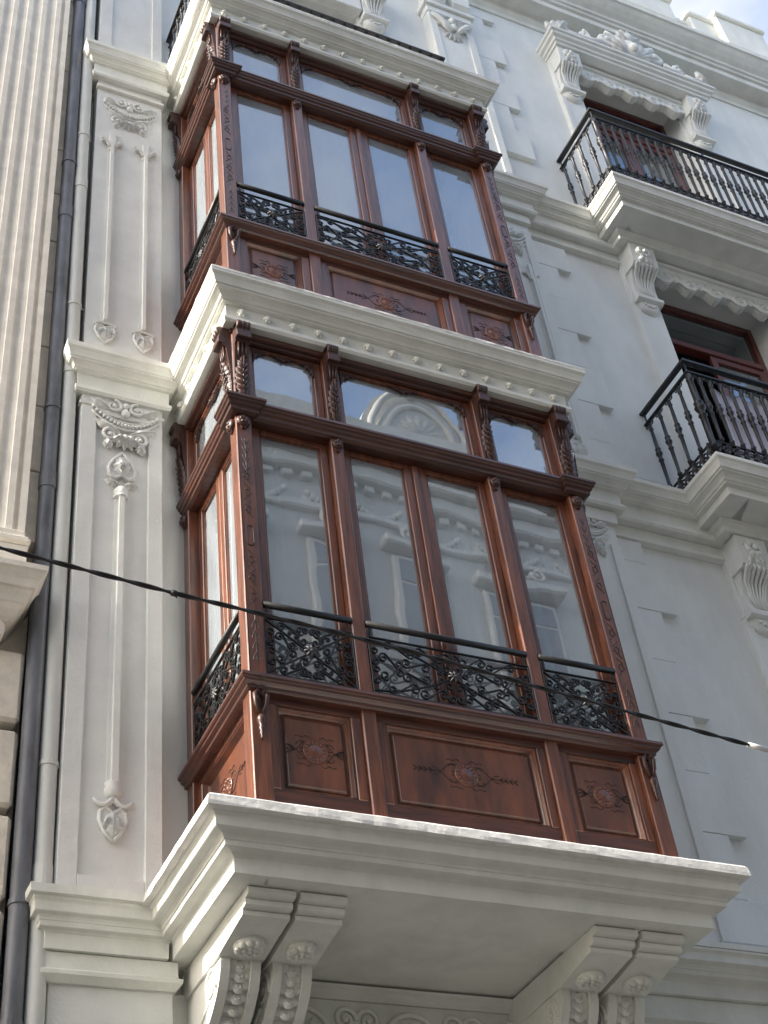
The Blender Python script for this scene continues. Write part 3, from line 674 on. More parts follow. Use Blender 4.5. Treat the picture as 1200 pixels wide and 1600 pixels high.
def iron_balcony(label, zb, zh, xl, xr, of, group=None):
    rt_ = thing('balcony_railing', label, 'railing', ((xl+xr)/2, of/2, zb), group)
    global bal_mesh
    h = zh-zb
    path = [(xl, .05), (xl, of), (xr, of), (xr, .05)]
    def barr(name, z0, z1, w):
        m_ = MB()
        m_.box(xl-w, xl+w, .0, of+w, z0, z1, .003); m_.box(xr-w, xr+w, .0, of+w, z0, z1, .003); m_.box(xl+w+.001, xr-w-.001, of-w, of+w, z0, z1, .003)
        return m_.build(name, 'iron', rt_)
    barr('bottom_rail', zb+.015, zb+.03, .014); barr('middle_rail', zb+.165, zb+.178, .012); barr('top_rail', zh-.165, zh-.145, .018); barr('hand_rail', zh-.03, zh, .028)
    z0 = zb+.178; k = (zh-.165-.035-z0)/.80
    if bal_mesh is None:
        q = MB().lathe(bal_prof, (0, 0, 0), 8).build('baluster', 'iron', rt_); bal_mesh = q.data; COL.objects.unlink(q); bpy.data.objects.remove(q)
        c_ = MB().spiral(-.026, 0, 0, .022, 1.3, PI/2, 1, .006, 12, False).spiral(.026, 0, 0, .022, 1.3, PI/2, -1, .006, 12, False).blob((0, 0, -.012), .014, .012, .012, 6, 4).build('ornament', 'iron', rt_); iron_balcony.orn = c_.data; COL.objects.unlink(c_); bpy.data.objects.remove(c_)
        f_ = MB().spiral(-.024, .0, 0, .034, 1.4, -PI/2, 1, .008, 14, False).spiral(.026, .012, 0, .026, 1.3, PI/2, 1, .007, 12, False).leaf(0, -.045, -.01, PI/2, .11, .022, .014, 3).blob((.0, 0, .035), .012, .012, .012, 6, 4).blob((.05, 0, -.02), .014, .012, .014, 6, 4).build('frieze_scroll', 'iron', rt_); iron_balcony.fr = f_.data; COL.objects.unlink(f_); bpy.data.objects.remove(f_)
    n_ = int(round((xr-xl)/.112)); sp = []
    for i in range(1, n_): sp.append((xl+(xr-xl)*i/n_, of, 0))
    m_ = 4
    for i in range(m_):
        o_ = .06+(of-.06)*i/m_
        sp += [(xl, o_, 1), (xr, o_, 1)]
    for x, o_, side in sp:
        place('baluster', bal_mesh, rt_, (x, o_, z0), scale=(1.35, 1.35, k))
        place('ornament', iron_balcony.orn, rt_, (x, o_, zh-.195), rot=(0, 0, PI/2 if side else 0), scale=(1.2, 1.2, 1.2))
    for x in (xl, xr): place('corner_post', bal_mesh, rt_, (x, of, z0-.12), scale=(2.2, 2.2, k*1.16))
    ns = int((xr-xl)/.1)
    for i in range(ns): place('frieze_scroll', iron_balcony.fr, rt_, (xl+.05+(xr-xl-.1)*i/(ns-1), of, zb+.10), scale=(1.3, 1.3, 1.4))
    for i in range(6):
        for x in (xl, xr): place('frieze_scroll', iron_balcony.fr, rt_, (x, .09+(of-.14)*i/5, zb+.10), rot=(0, 0, PI/2), scale=(1.3, 1.3, 1.4))
    st_ = MB()
    for x in (xl, xr, (xl+xr)/2): st_.box(x-.007, x+.007, of-.007, of+.007, zh-.146, zh-.029)
    for x in (xl, xr): st_.box(x-.006, x+.006, .03, .042, zh-.146, zh-.029)
    st_.build('stanchion', 'iron', rt_)
    return rt_
iron_balcony('black cast iron balcony railing with white cloth behind its balusters', 3.41, 4.60, BX0-.17, BX1+.17, BO+.18, 'cast iron balcony railings')
iron_balcony('black cast iron balcony railing below the crested window hood', 7.475, 8.70, BX0-.17, BX1+.17, BO+.18, 'cast iron balcony railings')
# railing on the roof of the upper bay
rr_ = thing('roof_railing', 'black iron railing along the roof edge of the upper bay', 'railing', (W/2, .5, 7.48))
RX0, RX1, RO = -.08, 2.55, .80
for nm, z0, z1, w in (('bottom_rail', 7.53, 7.55, .015), ('hand_rail', 8.40, 8.425, .03)):
    MB().box(RX0+w+.001, RX1-w-.001, RO-w, RO+w, z0, z1, .003).box(RX0-w, RX0+w, .0, RO+w, z0, z1, .003).box(RX1-w, RX1+w, .0, RO+w, z0, z1, .003).build(nm, 'iron', rr_)
for i in range(1, 22): place('baluster', bal_mesh, rr_, (RX0+i*(RX1-RX0)/22, RO, 7.55), scale=(1, 1, 1.07))
for i in range(7):
    place('baluster', bal_mesh, rr_, (RX0, .06+i*.115, 7.55), scale=(1, 1, 1.07)); place('frieze_scroll', iron_balcony.fr, rr_, (RX0, .06+i*.115, 8.33), rot=(0, 0, PI/2))
fp = MB()
for x in (RX0, RX1): fp.box(x-.012, x+.012, RO-.012, RO+.012, 7.475, 8.40); fp.box(x-.008, x+.008, .04, .056, 7.475, 7.531)
fp.build('post', 'iron', rr_)
# window and corbel above the upper bay
w3 = MB().box(.55, .63, -.25, -.17, 7.6, 10.4, .006).box(2.07, 2.15, -.25, -.17, 7.6, 10.4, .006).box(.63, 2.07, -.25, -.17, 10.3, 10.4, .006).box(.63, 2.07, -.25, -.16, 9.7, 9.8, .006).box(1.3, 1.4, -.25, -.165, 7.6, 9.7, .006).build('window_frame', 'window_wood', house)
for a, b, c, d in ((.63, 1.3, 7.6, 9.7), (1.4, 2.07, 7.6, 9.7), (.63, 2.07, 9.8, 10.3)): MB().box(a, b, -.215, -.209, c, d).build('pane', 'glass_dark', w3)
for u in (.38, 2.33): corbel(u, 11.03, house)
MB().box(.53, 2.18, -.02, .10, 10.41, 10.8, .01).build('lintel', 'plaster', house)

# cloth hung inside the middle balcony
cl = MB(); nu, nv = 40, 14; vs_ = []
for i in range(nu+1):
    for j in range(nv+1):
        u = i/nu; v = j/nv; x = 4.70+u*1.5
        vs_.append((x, BO+.125+.022*math.sin(u*34+v*1.5)*(.3+v)+.01*math.sin(u*71), 4.36-v*.86-.05*u+.012*math.sin(u*40)))
fs = [(i*(nv+1)+j, i*(nv+1)+j+1, (i+1)*(nv+1)+j+1, (i+1)*(nv+1)+j) for i in range(nu) for j in range(nv)]
cl.add(vs_, fs, True); co = cl.build('cloth', 'cloth_lilac'); sm_ = co.modifiers.new('thick', 'SOLIDIFY'); sm_.thickness = .004
tag(co, 'pale lilac cloth hanging inside the lower balcony railing', 'cloth')

# ------------------------------------------------------------------ the timber bays
bay = thing('bay_window', 'lower mahogany bay window on the big bracketed slab, behind the cable', 'bay window', (W/2, .4, -.93), 'stacked timber bay windows')
Z0, Z1 = -.935, 2.905
MUL = [(.668, .758), (1.846, 1.936)]
def carve_post(par, T, u, w):
    m_ = MB(T); d = .0005; c = u+w/2
    def ln(p, r=.0035): m_.tube([(a, d, b) for a, b in p], r, 4, smooth=False)
    for z0, s_ in ((.12, 1), (1.86, -1)):
        ln([(c, z0), (c, z0+s_*.34)], .003)
        for k in range(4):
            for q in (-1, 1): ln([(c, z0+s_*(.06+.075*k)), (c+q*.018, z0+s_*(.02+.075*k)), (c+q*.022, z0+s_*(.0+.075*k))], .003)
    for k, zc in enumerate((.56, .70, .84, 1.24, 1.38, 1.52)):
        q = -1 if k % 2 else 1
        ln([(c+q*(.026-.02*t)*math.cos(5.5*t+.3), zc+(.045-.03*t)*math.sin(5.5*t)) for t in [i/12 for i in range(13)]])
        ln([(c-q*.028, zc-.05), (c-q*.010, zc-.03), (c+q*.02, zc+.01)], .003); ln([(c+q*.02, zc+.04), (c-q*.02, zc+.085)], .003)
    oval = [(c+.022*math.cos(a), 1.04+(.055 if math.sin(a) > 0 else -.055)+.024*math.sin(a)) for a in [2*PI*i/16 for i in range(17)]]
    ln(oval, .0045)
    return m_.build('carving', 'wood_groove', par)
posts = []
for x0, x1 in ((0, .11), (W-.11, W)):
    p_ = MB().box(x0, x1, D-.11, D, Z0, Z1, .006).build('corner_post', 'wood_upright', bay)
    carve_post(p_, T_front, x0, .11)
    xs = (x0+.008, x0+.012) if x0 == 0 else (x1-.012, x1-.008)
    MB().box(xs[0], xs[1], D-.004, D+.0012, .02, 2.0).build('groove', 'wood_groove', p_)
for x0, x1 in ((0, .11), (W-.11, W)):
    MB().box(x0+(.0 if x0 else .0), x1, .001, .10, Z0, Z1, .006).build('wall_post', 'wood_upright', bay)
for a, b in MUL:
    MB().box(a, b, D-.12, D-.01, Z0, Z1, .007).build('mullion', 'wood_upright', bay)
# plinth: rails, stiles and raised panels
def emblem(T, u, z, par, wide, d):
    m_ = MB(T)
    m_.lathe([(.072, d-.003), (.075, d+.004), (.066, d+.008), (.060, d+.004), (.046, d+.003), (.040, d+.006), (.020, d+.004), (.014, d+.010), (.002, d+.012)], (u, 0, z), 20, 'd')
    for k in range(14):
        a = 2*PI*k/14; m_.blob((u+.055*math.cos(a), d+.004, z+.055*math.sin(a)), .011, .007, .011, 6, 4)
    eb = m_.build('carved_rosette', 'wood_panel', par)
    l_ = MB(T)
    def ln(p, r=.0023): l_.tube([(a, d+.0006, b) for a, b in p], r, 4, smooth=False)
    hw_ = .30 if wide else .155
    for q in (-1, 1):
        A = u+q*hw_*(.56 if wide else .78)
        for s_ in (-1, 1):
            ln([(u+q*.06, z+s_*.062), (u+q*(.06+(hw_*.5-.06)*.5), z+s_*.058), (A-q*.02, z+s_*.012), (A+q*.02, z-s_*.022), (A+q*.045, z-s_*.026)])
            ln([(u+q*.085+q*.024*math.cos(t*5), z+s_*(.034+.024*math.sin(t*5))) for t in [i/9 for i in range(10)]])
            ln([(u+q*.03, z+s_*.085), (u+q*.05, z+s_*.098), (u+q*.075, z+s_*.082), (u+q*.10, z+s_*.092), (u+q*.115, z+s_*.085)])
        if wide:
            ln([(A, z), (u+q*hw_, z+.0)])
            for k in range(4):
                for s_ in (-1, 1): ln([(A+q*(.045+.032*k), z), (A+q*(.068+.032*k), z+s_*.016)], .003)
        else:
            for s_ in (-1, 0, 1): ln([(A, z), (A+q*.05, z+s_*.026)], .003)
    l_.build('carved_tendril', 'wood_groove', par)
def plinth(T, spans, u0, u1, tag_):
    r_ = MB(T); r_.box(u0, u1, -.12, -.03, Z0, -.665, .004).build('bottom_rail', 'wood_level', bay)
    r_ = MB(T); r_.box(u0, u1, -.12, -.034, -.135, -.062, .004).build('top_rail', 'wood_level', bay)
    for (a, b, c, d) in spans:                           # opening a..d, panel b..c
        s_ = MB(T); s_.box(a, b, -.12, -.03, -.664, -.136, .004).box(c, d, -.12, -.03, -.664, -.136, .004).build('stile', 'wood_upright', bay)
        p_ = MB(T); p_.box(b, c, -.12, -.085, -.664, -.136)
        z0, z1 = -.664, -.136
        ring = [[(b+i, dd, z0+i), (c-i, dd, z0+i), (c-i, dd, z1-i), (b+i, dd, z1-i)] for i, dd in ((.001, -.04), (.012, -.037), (.022, -.06), (.032, -.075), (.040, -.075), (.058, -.058))]
        vs_ = [p for rg in ring for p in rg]; fs = []
        for i in range(5):
            for j in range(4): fs.append((i*4+j, i*4+(j+1) % 4, (i+1)*4+(j+1) % 4, (i+1)*4+j))
        fs.append((20, 21, 22, 23)); p_.add(vs_, fs)
        pn = p_.build('panel', 'wood_panel', bay)
        emblem(T, (b+c)/2, -.385, pn, (c-b) > .7, -.0575)
plinth(T_front, [(.11, .165, .605, .668), (.758, .815, 1.79, 1.846), (1.936, 1.995, 2.435, 2.49)], .11, 2.49, 'front')
for T in (T_left, T_right): plinth(T, [(.10, .17, .88, .945)], .10, .945, 'side')
SP = [(-.115, 0.0), (.05, 0.0), (.058, -.006), (.06, -.026), (.052, -.034), (.044, -.037), (.042, -.050), (.030, -.058), (.020, -.064), (.018, -.082), (.004, -.088), (-.115, -.09)]
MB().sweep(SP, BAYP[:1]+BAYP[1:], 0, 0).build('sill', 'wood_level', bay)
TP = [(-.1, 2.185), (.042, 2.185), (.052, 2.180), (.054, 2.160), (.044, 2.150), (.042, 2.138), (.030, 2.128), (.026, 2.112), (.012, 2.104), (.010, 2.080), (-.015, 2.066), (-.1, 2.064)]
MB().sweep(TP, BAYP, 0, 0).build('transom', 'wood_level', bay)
for x0, x1, s_ in ((0, .11, 0), (W-.11, W, 1)):
    if s_ == 0: pth = [(-.035, D-.16), (-.035, D+.035), (.135, D+.035), (.135, D-.05)]
    else: pth = [(W-.135, D-.05), (W-.135, D+.035), (W+.035, D+.035), (W+.035, D-.16)]
    MB().sweep([(d, z+.003 if z > 2.1 else z-.003) for d, z in TP], pth).build('corner_block', 'wood_carved', bay)
HP = [(-.1, 2.904), (.012, 2.904), (.014, 2.872), (.006, 2.866), (-.02, 2.862), (-.024, 2.85), (-.04, 2.844), (-.1, 2.844)]
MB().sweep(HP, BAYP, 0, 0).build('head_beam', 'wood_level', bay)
# sashes
def sash(T, a, b, z0, z1, ga, gb, gz0, gz1, name='sash', d0=-.115, d1=-.072):
    s_ = MB(T)
    s_.box(a, ga, d0, d1, z0, z1, .005).box(gb, b, d0, d1, z0, z1, .005).box(ga, gb, d0, d1-.001, z0, gz0, .005).box(ga, gb, d0, d1-.001, gz1, z1, .005)
    i = .012                                             # glazing bead
    s_.box(ga, ga+i, d0+.005, d1-.012, gz0, gz1).box(gb-i, gb, d0+.005, d1-.012, gz0, gz1).box(ga+i, gb-i, d0+.005, d1-.012, gz1-i, gz1)
    o = s_.build(name, 'wood_upright', bay)
    tu, tz = random.uniform(-.004, .004), random.uniform(-.006, .006)
    pm = MB(T); a_, b_, e_, f_ = ga-.004, gb+.004, gz0-.004, gz1+.004; pd = d1-.023
    vs_ = [(u, pd+th+tu*(1 if u == b_ else -1)+tz*(1 if z == f_ else -1), z) for th in (-.005, 0) for u, z in ((a_, e_), (b_, e_), (b_, f_), (a_, f_))]
    pm.add(vs_, [(3, 2, 1, 0), (4, 5, 6, 7), (0, 1, 5, 4), (1, 2, 6, 5), (2, 3, 7, 6), (3, 0, 4, 7)]).build('pane', 'glass', o)
    return o
def toplight(T, a, b):
    ga, gb, z0, z1 = a+.055, b-.055, 2.187, 2.843
    o = sash(T, a, b, z0, z1, ga, gb, z0+.02, 2.812, 'top_light', -.095, -.05)
    f = MB(T); gz = 2.814; w = gb-ga; k = 1 if w < .7 else 1.25
    for q, e in ((1, ga), (-1, gb)):                     # fretted corners
        pts = [(0, gz), (0, gz-.19), (.014, gz-.185), (.018, gz-.15), (.034, gz-.135), (.036, gz-.10), (.06, gz-.075), (.085, gz-.072), (.095, gz-.045), (.13, gz-.035), (.16, gz-.022), (.17, gz)]
        f.extrude([(e+q*x*k*.62, gz+(z-gz)*.66) for x, z in pts], -.071, -.044, 'd')
    c = (ga+gb)/2
    pts = [(-.12, 0), (-.10, -.012), (-.07, -.016), (-.05, -.03), (-.02, -.034), (0, -.05), (.02, -.034), (.05, -.03), (.07, -.016), (.10, -.012), (.12, 0)]
    f.extrude([(c+x*k*.8, gz+z) for x, z in pts], -.071, -.046, 'd')
    f.build('fretwork', 'wood_carved', o)
    sp_ = MB(T)
    for q, e in ((1, ga), (-1, gb)):
        sp_.spiral(e+q*.030*k, gz-.030, -.044, .018, 1.2, 0, q, .005, 12); sp_.leaf(e+q*.008, gz-.045, -.045, -PI/2, .06, .011, .008)
    sp_.spiral(c-.04, gz-.018, -.045, .02, 1.1, 0, 1, .005, 12).spiral(c+.04, gz-.018, -.045, .02, 1.1, PI, -1, .005, 12)
    sp_.build('fret_carving', 'wood_carved', o)
sash(T_front, .11, .668, .0, 2.064, .19, .612, .10, 2.02)
sash(T_front, .758, 1.3015, .0, 2.064, .826, 1.222, .10, 2.02)
sash(T_front, 1.3025, 1.846, .0, 2.064, 1.392, 1.796, .10, 2.02)
sash(T_front, 1.936, 2.49, .0, 2.064, 2.01, 2.432, .10, 2.02)
MB(T_front).box(1.282, 1.322, -.0719, -.055, .02, 2.05, .004).build('meeting_bead', 'wood_upright', bay)
toplight(T_front, .11, .668); toplight(T_front, .758, 1.846); toplight(T_front, 1.936, 2.49)
for T in (T_left, T_right):
    sash(T, .10, .522, .0, 2.064, .17, .46, .10, 2.02); sash(T, .523, .945, .0, 2.064, .585, .875, .10, 2.02)
    toplight(T, .10, .945)
# carved brackets under the cornice
def head_bracket(T, u, w, proj=.085):
    b_ = MB(T); a0, a1 = u, u+w; zt = 2.925
    b_.extrude([(-.09, zt-.01), (.03, zt), (proj, zt-.03), (proj, zt-.11), (proj-.015, zt-.13), (proj-.02, zt-.18), (proj-.045, zt-.20), (.018, zt-.42), (.012, 2.19), (-.09, 2.19)], a0, a1)
    o = b_.build('head_bracket', 'wood_carved', bay)
    v = MB(T)
    for k in range(3): v.lathe([(.030, 0), (.044, .003), (.044, w/3-.004), (.030, w/3-.001)], (a0+k*w/3, proj-.022, zt-.045), 12, 'u')
    v.box(a0-.004, a1+.004, proj-.04, proj+.012, zt-.175, zt-.115, .004)
    v.build('volute', 'wood_carved', o)
    l_ = MB(T)
    l_.leaf(u+w/2, 2.20, .012, PI/2, .40, w*.50, .026, 7, curl=.045, n_=22)
    for k in range(6):
        for q in (-1, 1): l_.tube([(u+w/2, .032+.004*k, 2.22+.05*k), (u+w/2+q*w*.22, .036+.005*k, 2.262+.05*k), (u+w/2+q*w*.44, .028+.005*k, 2.285+.05*k)], [.004, .0055, .003], 5)
    l_.tube([(u+w/2, .034, 2.20), (u+w/2, .046, 2.45), (u+w/2, .068, 2.585)], [.006, .006, .004], 5)
    for k in (-1, 0, 1): l_.tube([(u+w/2+k*w*.27, .045, 2.60), (u+w/2+k*w*.27, .052, 2.74)], [.007, .009], 5)
    l_.build('acanthus_leaf', 'wood_carved', o)
    return o
for u, w in ((.006, .10), (.672, .082), (1.85, .082), (W-.106, .10)): head_bracket(T_front, u, w)
for T in (T_left, T_right):
    head_bracket(T, .01, .085); head_bracket(T, D-.106, .10)
def rosebud(T, u, w, z, d):
    m_ = MB(T); c = u+w/2
    m_.lathe([(.046*w/.1, d), (.05*w/.1, d+.015), (.040*w/.1, d+.028), (.02*w/.1, d+.034)], (c, 0, z), 14, 'd')
    for k in range(5):
        a = 2*PI*k/5+.4; m_.blob((c+.020*math.cos(a), d+.030, z+.020*math.sin(a)), .014, .010, .014, 6, 4)
    m_.extrude([(c-.035*w/.1, z-.02), (c+.035*w/.1, z-.02), (c+.012, z-.062), (c-.012, z-.062)], d, d+.014, 'd')
    m_.build('carved_boss', 'wood_carved', bay)
for u, w, d in ((.0, .11, 0), (.668, .09, -.01), (1.846, .09, -.01), (W-.11, .11, 0)): rosebud(T_front, u, w*.9, 2.01, d)
for T in (T_left, T_right): rosebud(T, D-.11, .10, 2.01, 0); rosebud(T, .0, .09, 2.01, 0)
def drop(T, u, z, d):
    m_ = MB(T)
    for q in (-1, 1): m_.tube([(u+q*.008, d+.01, z-.15), (u+q*.030, d+.018, z-.09), (u+q*.036, d+.024, z-.03), (u+q*.02, d+.022, z-.005), (u+q*.004, d+.014, z-.03)], [.008, .013, .015, .013, .008], 6)
    m_.leaf(u, z-.11, d, PI/2, .10, .022, .016, 2)
    m_.lathe([(.006, z-.31), (.010, z-.295), (.008, z-.285), (.015, z-.27), (.010, z-.258), (.019, z-.24), (.012, z-.225), (.024, z-.20), (.026, z-.175), (.014, z-.155)], (u, d+.012, 0), 10)
    m_.build('carved_drop', 'wood_carved', bay)
drop(T_front, .056, -.095, 0); drop(T_front, W-.056, -.095, 0)
# wrought iron guards
def guard(T, a, b, d=-.018):
    w = b-a; z0, z1 = .055, .445; h = z1-z0
    g_ = MB(T).box(a, b, d-.012, d+.012, z0-.012, z0, .002).box(a, b, d-.009, d+.009, z1, z1+.009, .002).box(a, a+.009, d-.008, d+.008, z0, z1, .002).box(b-.009, b, d-.008, d+.008, z0, z1, .002).build('guard', 'iron', bay)
    hr = MB(T).tube([(a, d, .545), (b, d, .545)], .021, 10); hr.box(a+.02, a+.03, d-.005, d+.005, z1+.009, .54).box(b-.03, b-.02, d-.005, d+.005, z1+.009, .54); hr.build('hand_rail', 'iron', g_)
    big = w > .8; cu, cz = a+w/2, z0+h/2
    def bar(pts, nm='scroll', r=1.0):
        MB(T).tube([(u, d, z) for u, z in pts], r, 4, flat=(.0056, .0095), smooth=False).build(nm, 'iron', g_)
    def P(x, y): return (a+x*w, z0+y*h)
    if not big:
        for s_ in (-1, 1): bar([P(.02, .5-.48*s_), P(.25, .5-.25*s_), P(.75, .5+.25*s_), P(.98, .5+.48*s_)], 'diagonal_bar')
        for q in (-1, 1):
            m = lambda x, y: P(.5+q*(x-.5), y)
            for s_ in (-1, 1):
                k = lambda x, y: m(x, .5+s_*(y-.5))
                f = q*s_
                bar(scroll_pts('S', k(.20, .11), k(.40, .12), f, .030, .034))
                bar(scroll_pts('C', k(.455, .12), k(.43, .31), -f, .026, .030))
                bar(scroll_pts('C', k(.075, .24), k(.075, .42), -f, .028, .028))
                bar(scroll_pts('S', k(.17, .30), k(.30, .42), f, .030, .028))
                bar(scroll_pts('C', k(.29, .20), k(.355, .24), f, .014, .016))
    else:
        for s_ in (-1, 1):
            bar([P(x, .5+s_*(.47-.47*math.sin(PI*min(1, x*1.0))**.8*(1.06))) if 0 else P(x, .5+s_*.46*math.cos(PI*x)) for x in [i/16 for i in range(17)]], 'diagonal_bar')
        for q in (-1, 1):
            m = lambda x, y: P(.5+q*(x-.5), y)
            for s_ in (-1, 1):
                k = lambda x, y: m(x, .5+s_*(y-.5))
                f = q*s_
                bar(scroll_pts('C', k(.475, .12), k(.465, .33), -f, .030, .030))
                bar(scroll_pts('S', k(.31, .12), k(.42, .16), f, .034, .034))
                bar(scroll_pts('S', k(.12, .10), k(.25, .17), f, .030, .036))
                bar(scroll_pts('C', k(.035, .24), k(.035, .42), -f, .028, .028))
                bar(scroll_pts('S', k(.085, .34), k(.17, .42), f, .034, .030))
                bar(scroll_pts('S', k(.22, .36), k(.33, .40), -f, .036, .032))
                bar(scroll_pts('C', k(.385, .30), k(.42, .42), f, .020, .020))
    m_ = MB(T)
    for i in range(8):
        t = 2*PI*i/8; m_.tube([(cu, d+.008, cz), (cu+.022*math.cos(t), d+.026, cz+.022*math.sin(t)), (cu+.045*math.cos(t), d+.016, cz+.045*math.sin(t))], [.009, .010, .004], 5)
    m_.blob((cu, d+.024, cz), .015, .013, .015); m_.build('flower', 'iron_worn', g_)
guard(T_front, .112, .666); guard(T_front, .760, 1.844); guard(T_front, 1.938, 2.488)
guard(T_left, .102, .943); guard(T_right, .102, .943)
# inside of the bay
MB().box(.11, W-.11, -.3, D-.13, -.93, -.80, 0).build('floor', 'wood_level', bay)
MB().box(.11, W-.11, -.3, D-.13, 2.80, 2.9, 0).build('ceiling', 'room_wall', bay)
index_children()
bay2 = copy_tree(bay); bay2.location.z += H; bay2.scale.z = .984
tag(bay2, 'upper darker bay window with sky blue glass, over the rosette cornice', 'bay window', 'stacked timber bay windows')

# curtains inside the lower bay
def curtain(x0, x1, z0, z1, o, lean, label):
    mb = MB(); nu, nv = 30, 10; vs_ = []
    for i in range(nu+1):
        for j in range(nv+1):
            u, v = i/nu, j/nv; wq = (1-.45*lean*(v**2))
            vs_.append((x0+(x1-x0)*(u*wq)+lean*.10*v, o+.025*math.sin(u*26)+.008*math.sin(u*61+v*2), z1-(z1-z0)*v))
    mb.add(vs_, [(i*(nv+1)+j, i*(nv+1)+j+1, (i+1)*(nv+1)+j+1, (i+1)*(nv+1)+j) for i in range(nu) for j in range(nv)], True)
    c = mb.build('curtain', 'curtain'); q = c.modifiers.new('thick', 'SOLIDIFY'); q.thickness = .003
    tag(c, label, 'curtain', 'white curtains inside the bays')
curtain(.15, .36, -.78, 2.05, D-.22, 0, 'narrow white curtain at the left edge of the lower bay front')
curtain(1.40, 1.84, -.78, 2.05, D-.17, .6, 'white curtain behind the lower bay right-hand middle pane')
curtain(2.05, 2.22, H-.78, H+2.05, D-.30, 0, 'white curtain behind the upper bay right pane')

# ------------------------------------------------------------------ neighbouring house on the left
nb = thing('neighbour_house', 'cream stone house with a fluted pilaster at the left edge', 'building', (-6, 0, GZ))
MB().box(-14, -1.0, -8, -.02, GZ, 12.5).build('wall', 'stone_block', nb)
zq = 1.5; k = 0
while zq < 12:                                           # plain stone blocks beside the fluted shaft
    MB().box(-1.5, -1.003-random.uniform(0, .006), -.019, .10+random.uniform(-.003, .003), zq+.006, zq+.62, .006).build('stone_block', 'stone_block', nb); zq += .625; k += 1
fx0, fx1 = -1.86, -1.105
prof = [(fx0, .05)]
nf = 6; fw = (fx1-fx0)/nf
for i in range(nf):
    a = fx0+i*fw; prof += [(a+.002, .20), (a+.045, .20)] + [(a+.045+(fw-.05)*j/8, .20-.024*math.sin(PI*j/8)) for j in range(1, 8)]
prof += [(fx1-.045, .20), (fx1, .20), (fx1, .05)]
sh = MB(); m_ = len(prof); zs = [1.46, 12.2]
sh.add([(x, o, z) for z in zs for x, o in prof], [(i, i+1, m_+i+1, m_+i) for i in range(m_-1)] + [list(range(m_)), list(range(2*m_-1, m_-1, -1))])
sh.build('fluted_shaft', 'stone_cream', nb)
MB().box(fx0-.05, fx1+.03, -.01, .245, 1.60, 1.66, .012).build('shaft_base', 'stone_cream', nb, loc=(-.03, 0, -.2))
MB().box(fx0-.05, fx1+.06, -.01, .275, 1.53, 1.5995, .02).build('shaft_base', 'stone_cream', nb, loc=(-.03, 0, -.2))
MB().box(fx0-.05, fx1+.045, -.01, .255, 1.27, 1.5295, .006).build('pedestal', 'stone_cream', nb, loc=(-.03, 0, -.2))
NP = [(-.2, 1.27), (.185, 1.27), (.205, 1.262), (.205, 1.225), (.19, 1.21), (.165, 1.165), (.15, 1.12), (.135, 1.115), (.12, 1.08), (.10, 1.04), (.09, 1.03), (.075, 1.0), (.045, .96), (.02, .94), (-.2, .93)]
MB().sweep(NP, [(-9, .21), (-1.16, .21), (-1.16, -.01)], .06, .003).build('cornice', 'stone_cream', nb, loc=(-.03, 0, -.2))
vl = MB().lathe([(.085, 0), (.09, .02), (.09, .10), (.085, .12)], (0, .12, 0), 16, 'd').spiral(0, 0, .245, .07, 1.5, PI/2, 1, .02)
vo = vl.build('volute', 'stone_cream', nb, loc=(-1.265, 0, .68)).data
for i in range(1, 4): place('volute', vo, nb, (-1.265-i*.62, 0, .68))
zq = .64; k = 0
while zq > GZ+.1:                                        # rusticated ashlar below the cornice
    x1 = -1.02
    for i in range(4):
        w = .9 if (k+i) % 2 else .72
        MB().box(x1-w, x1-.012, -.019, .14+random.uniform(-.004, .004), zq-.52, zq-.03, .02).build('ashlar_block', 'stone_block', nb); x1 -= w
    zq -= .545; k += 1
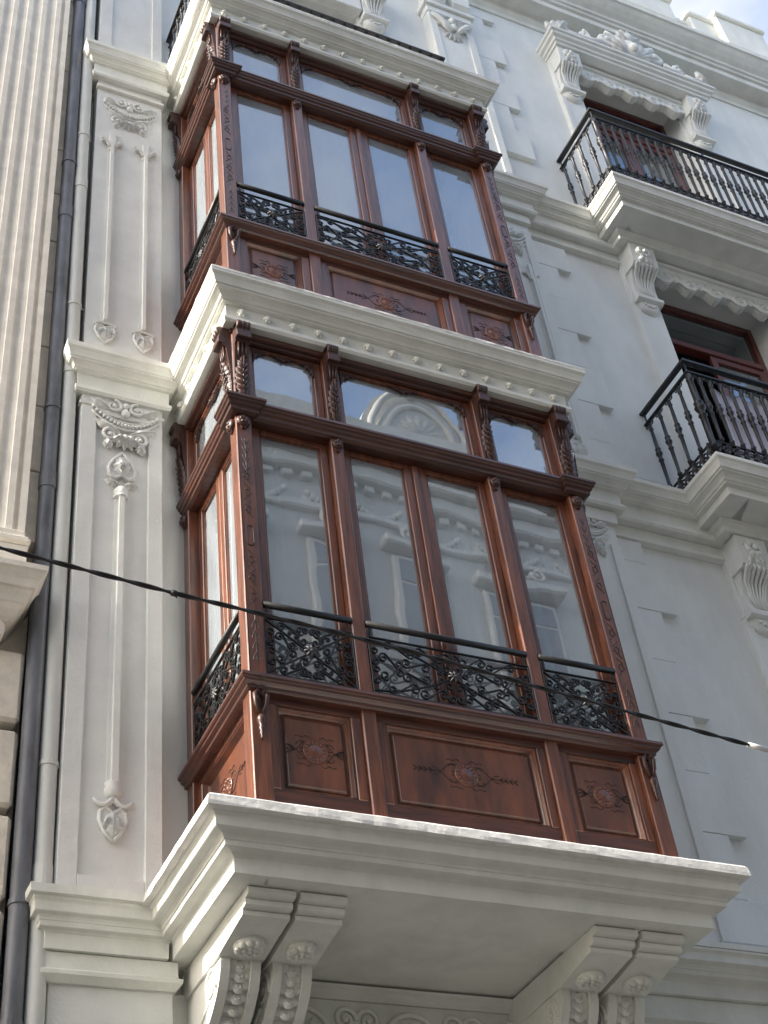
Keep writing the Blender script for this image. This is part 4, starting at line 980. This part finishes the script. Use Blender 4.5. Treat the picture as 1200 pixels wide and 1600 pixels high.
# ------------------------------------------------------------------ downpipes
def pipe(name, label, m, x0, x1, o, r, zs):
    t = thing(name, label, 'downpipe', (x0, o, GZ), 'downpipes between the houses')
    f = lambda z: x0+(x1-x0)*(z+1.6)/10
    z0 = GZ+.1
    MB().tube([(f(z), o, z) for z in (z0, -1.6, 2, 5, 8, 11.9)], r, 16).build('pipe', m, t)
    for z in zs:
        MB().tube([(f(z), o, z), (f(z+.14), o, z+.14)], r*1.10, 16, smooth=False).build('socket', m, t)
    for z in [q+.75 for q in zs]:
        c = MB().tube([(f(z), o, z), (f(z), o, z+.028)], r*1.13, 16, smooth=False); c.tube([(f(z)+r*1.05, o, z+.014), (f(z)+r*1.4, o-.01, z+.014)], .008, 6); c.tube([(f(z), 0.0, z+.014), (f(z), o-r, z+.014)], .008, 6); c.build('clamp', 'pipe_dark' if m == 'pipe_dark' else 'pipe_pale', t)
pipe('downpipe', 'dark blue-grey downpipe beside the cream stone house', 'pipe_dark', -.955, -1.005, .13, .053, (-1.75, 1.95, 4.9, 8.3))
pipe('downpipe', 'pale grey painted downpipe against the carved pilaster', 'pipe_pale', -.845, -.898, .13, .051, (-.9, 3.1, 5.35, 9.0))
# ------------------------------------------------------------------ cable across the street front
cbl = thing('overhead_cable', 'black twisted cable strung across the lower bay', 'cable', (1, 1.6, .5))
PTS = CABLE = [(-9.0, 1.62, .80), (-1.48, 1.62, .071), (-.596, 1.62, -.005), (-.064, 1.62, -.036), (.698, 1.62, -.093), (1.422, 1.62, -.172), (2.114, 1.62, -.245), (2.975, 1.62, -.331), (11, 1.62, -1.1)]
def cab(t):
    k = t*(len(PTS)-1); i = min(int(k), len(PTS)-2); q = k-i
    return Vector(PTS[i]).lerp(Vector(PTS[i+1]), q)
fine = []
for i in range(len(PTS)-1):
    A, B = Vector(PTS[i]), Vector(PTS[i+1]); n_ = max(2, int((B-A).length/.035))
    fine += [A.lerp(B, j/n_) for j in range(n_)]
fine.append(Vector(PTS[-1]))
for ph in (0, PI):
    MB().tube([(p.x, p.y+.0062*math.sin(ph+i*.55), p.z+.0062*math.cos(ph+i*.55)) for i, p in enumerate(fine)], .0074, 6).build('strand', 'cable_black', cbl)
MB().tube([(2.84, 1.62, -.318), (2.97, 1.62, -.3305)], .0165, 10).build('tape', 'cable_wrap', cbl)
MB().tube([(-.62, 1.62, -.003), (-.595, 1.62, -.006)], .0175, 8).tube([(-.60, 1.62, -.01), (-.592, 1.62, -.032)], .004, 5).build('tie', 'cable_black', cbl)
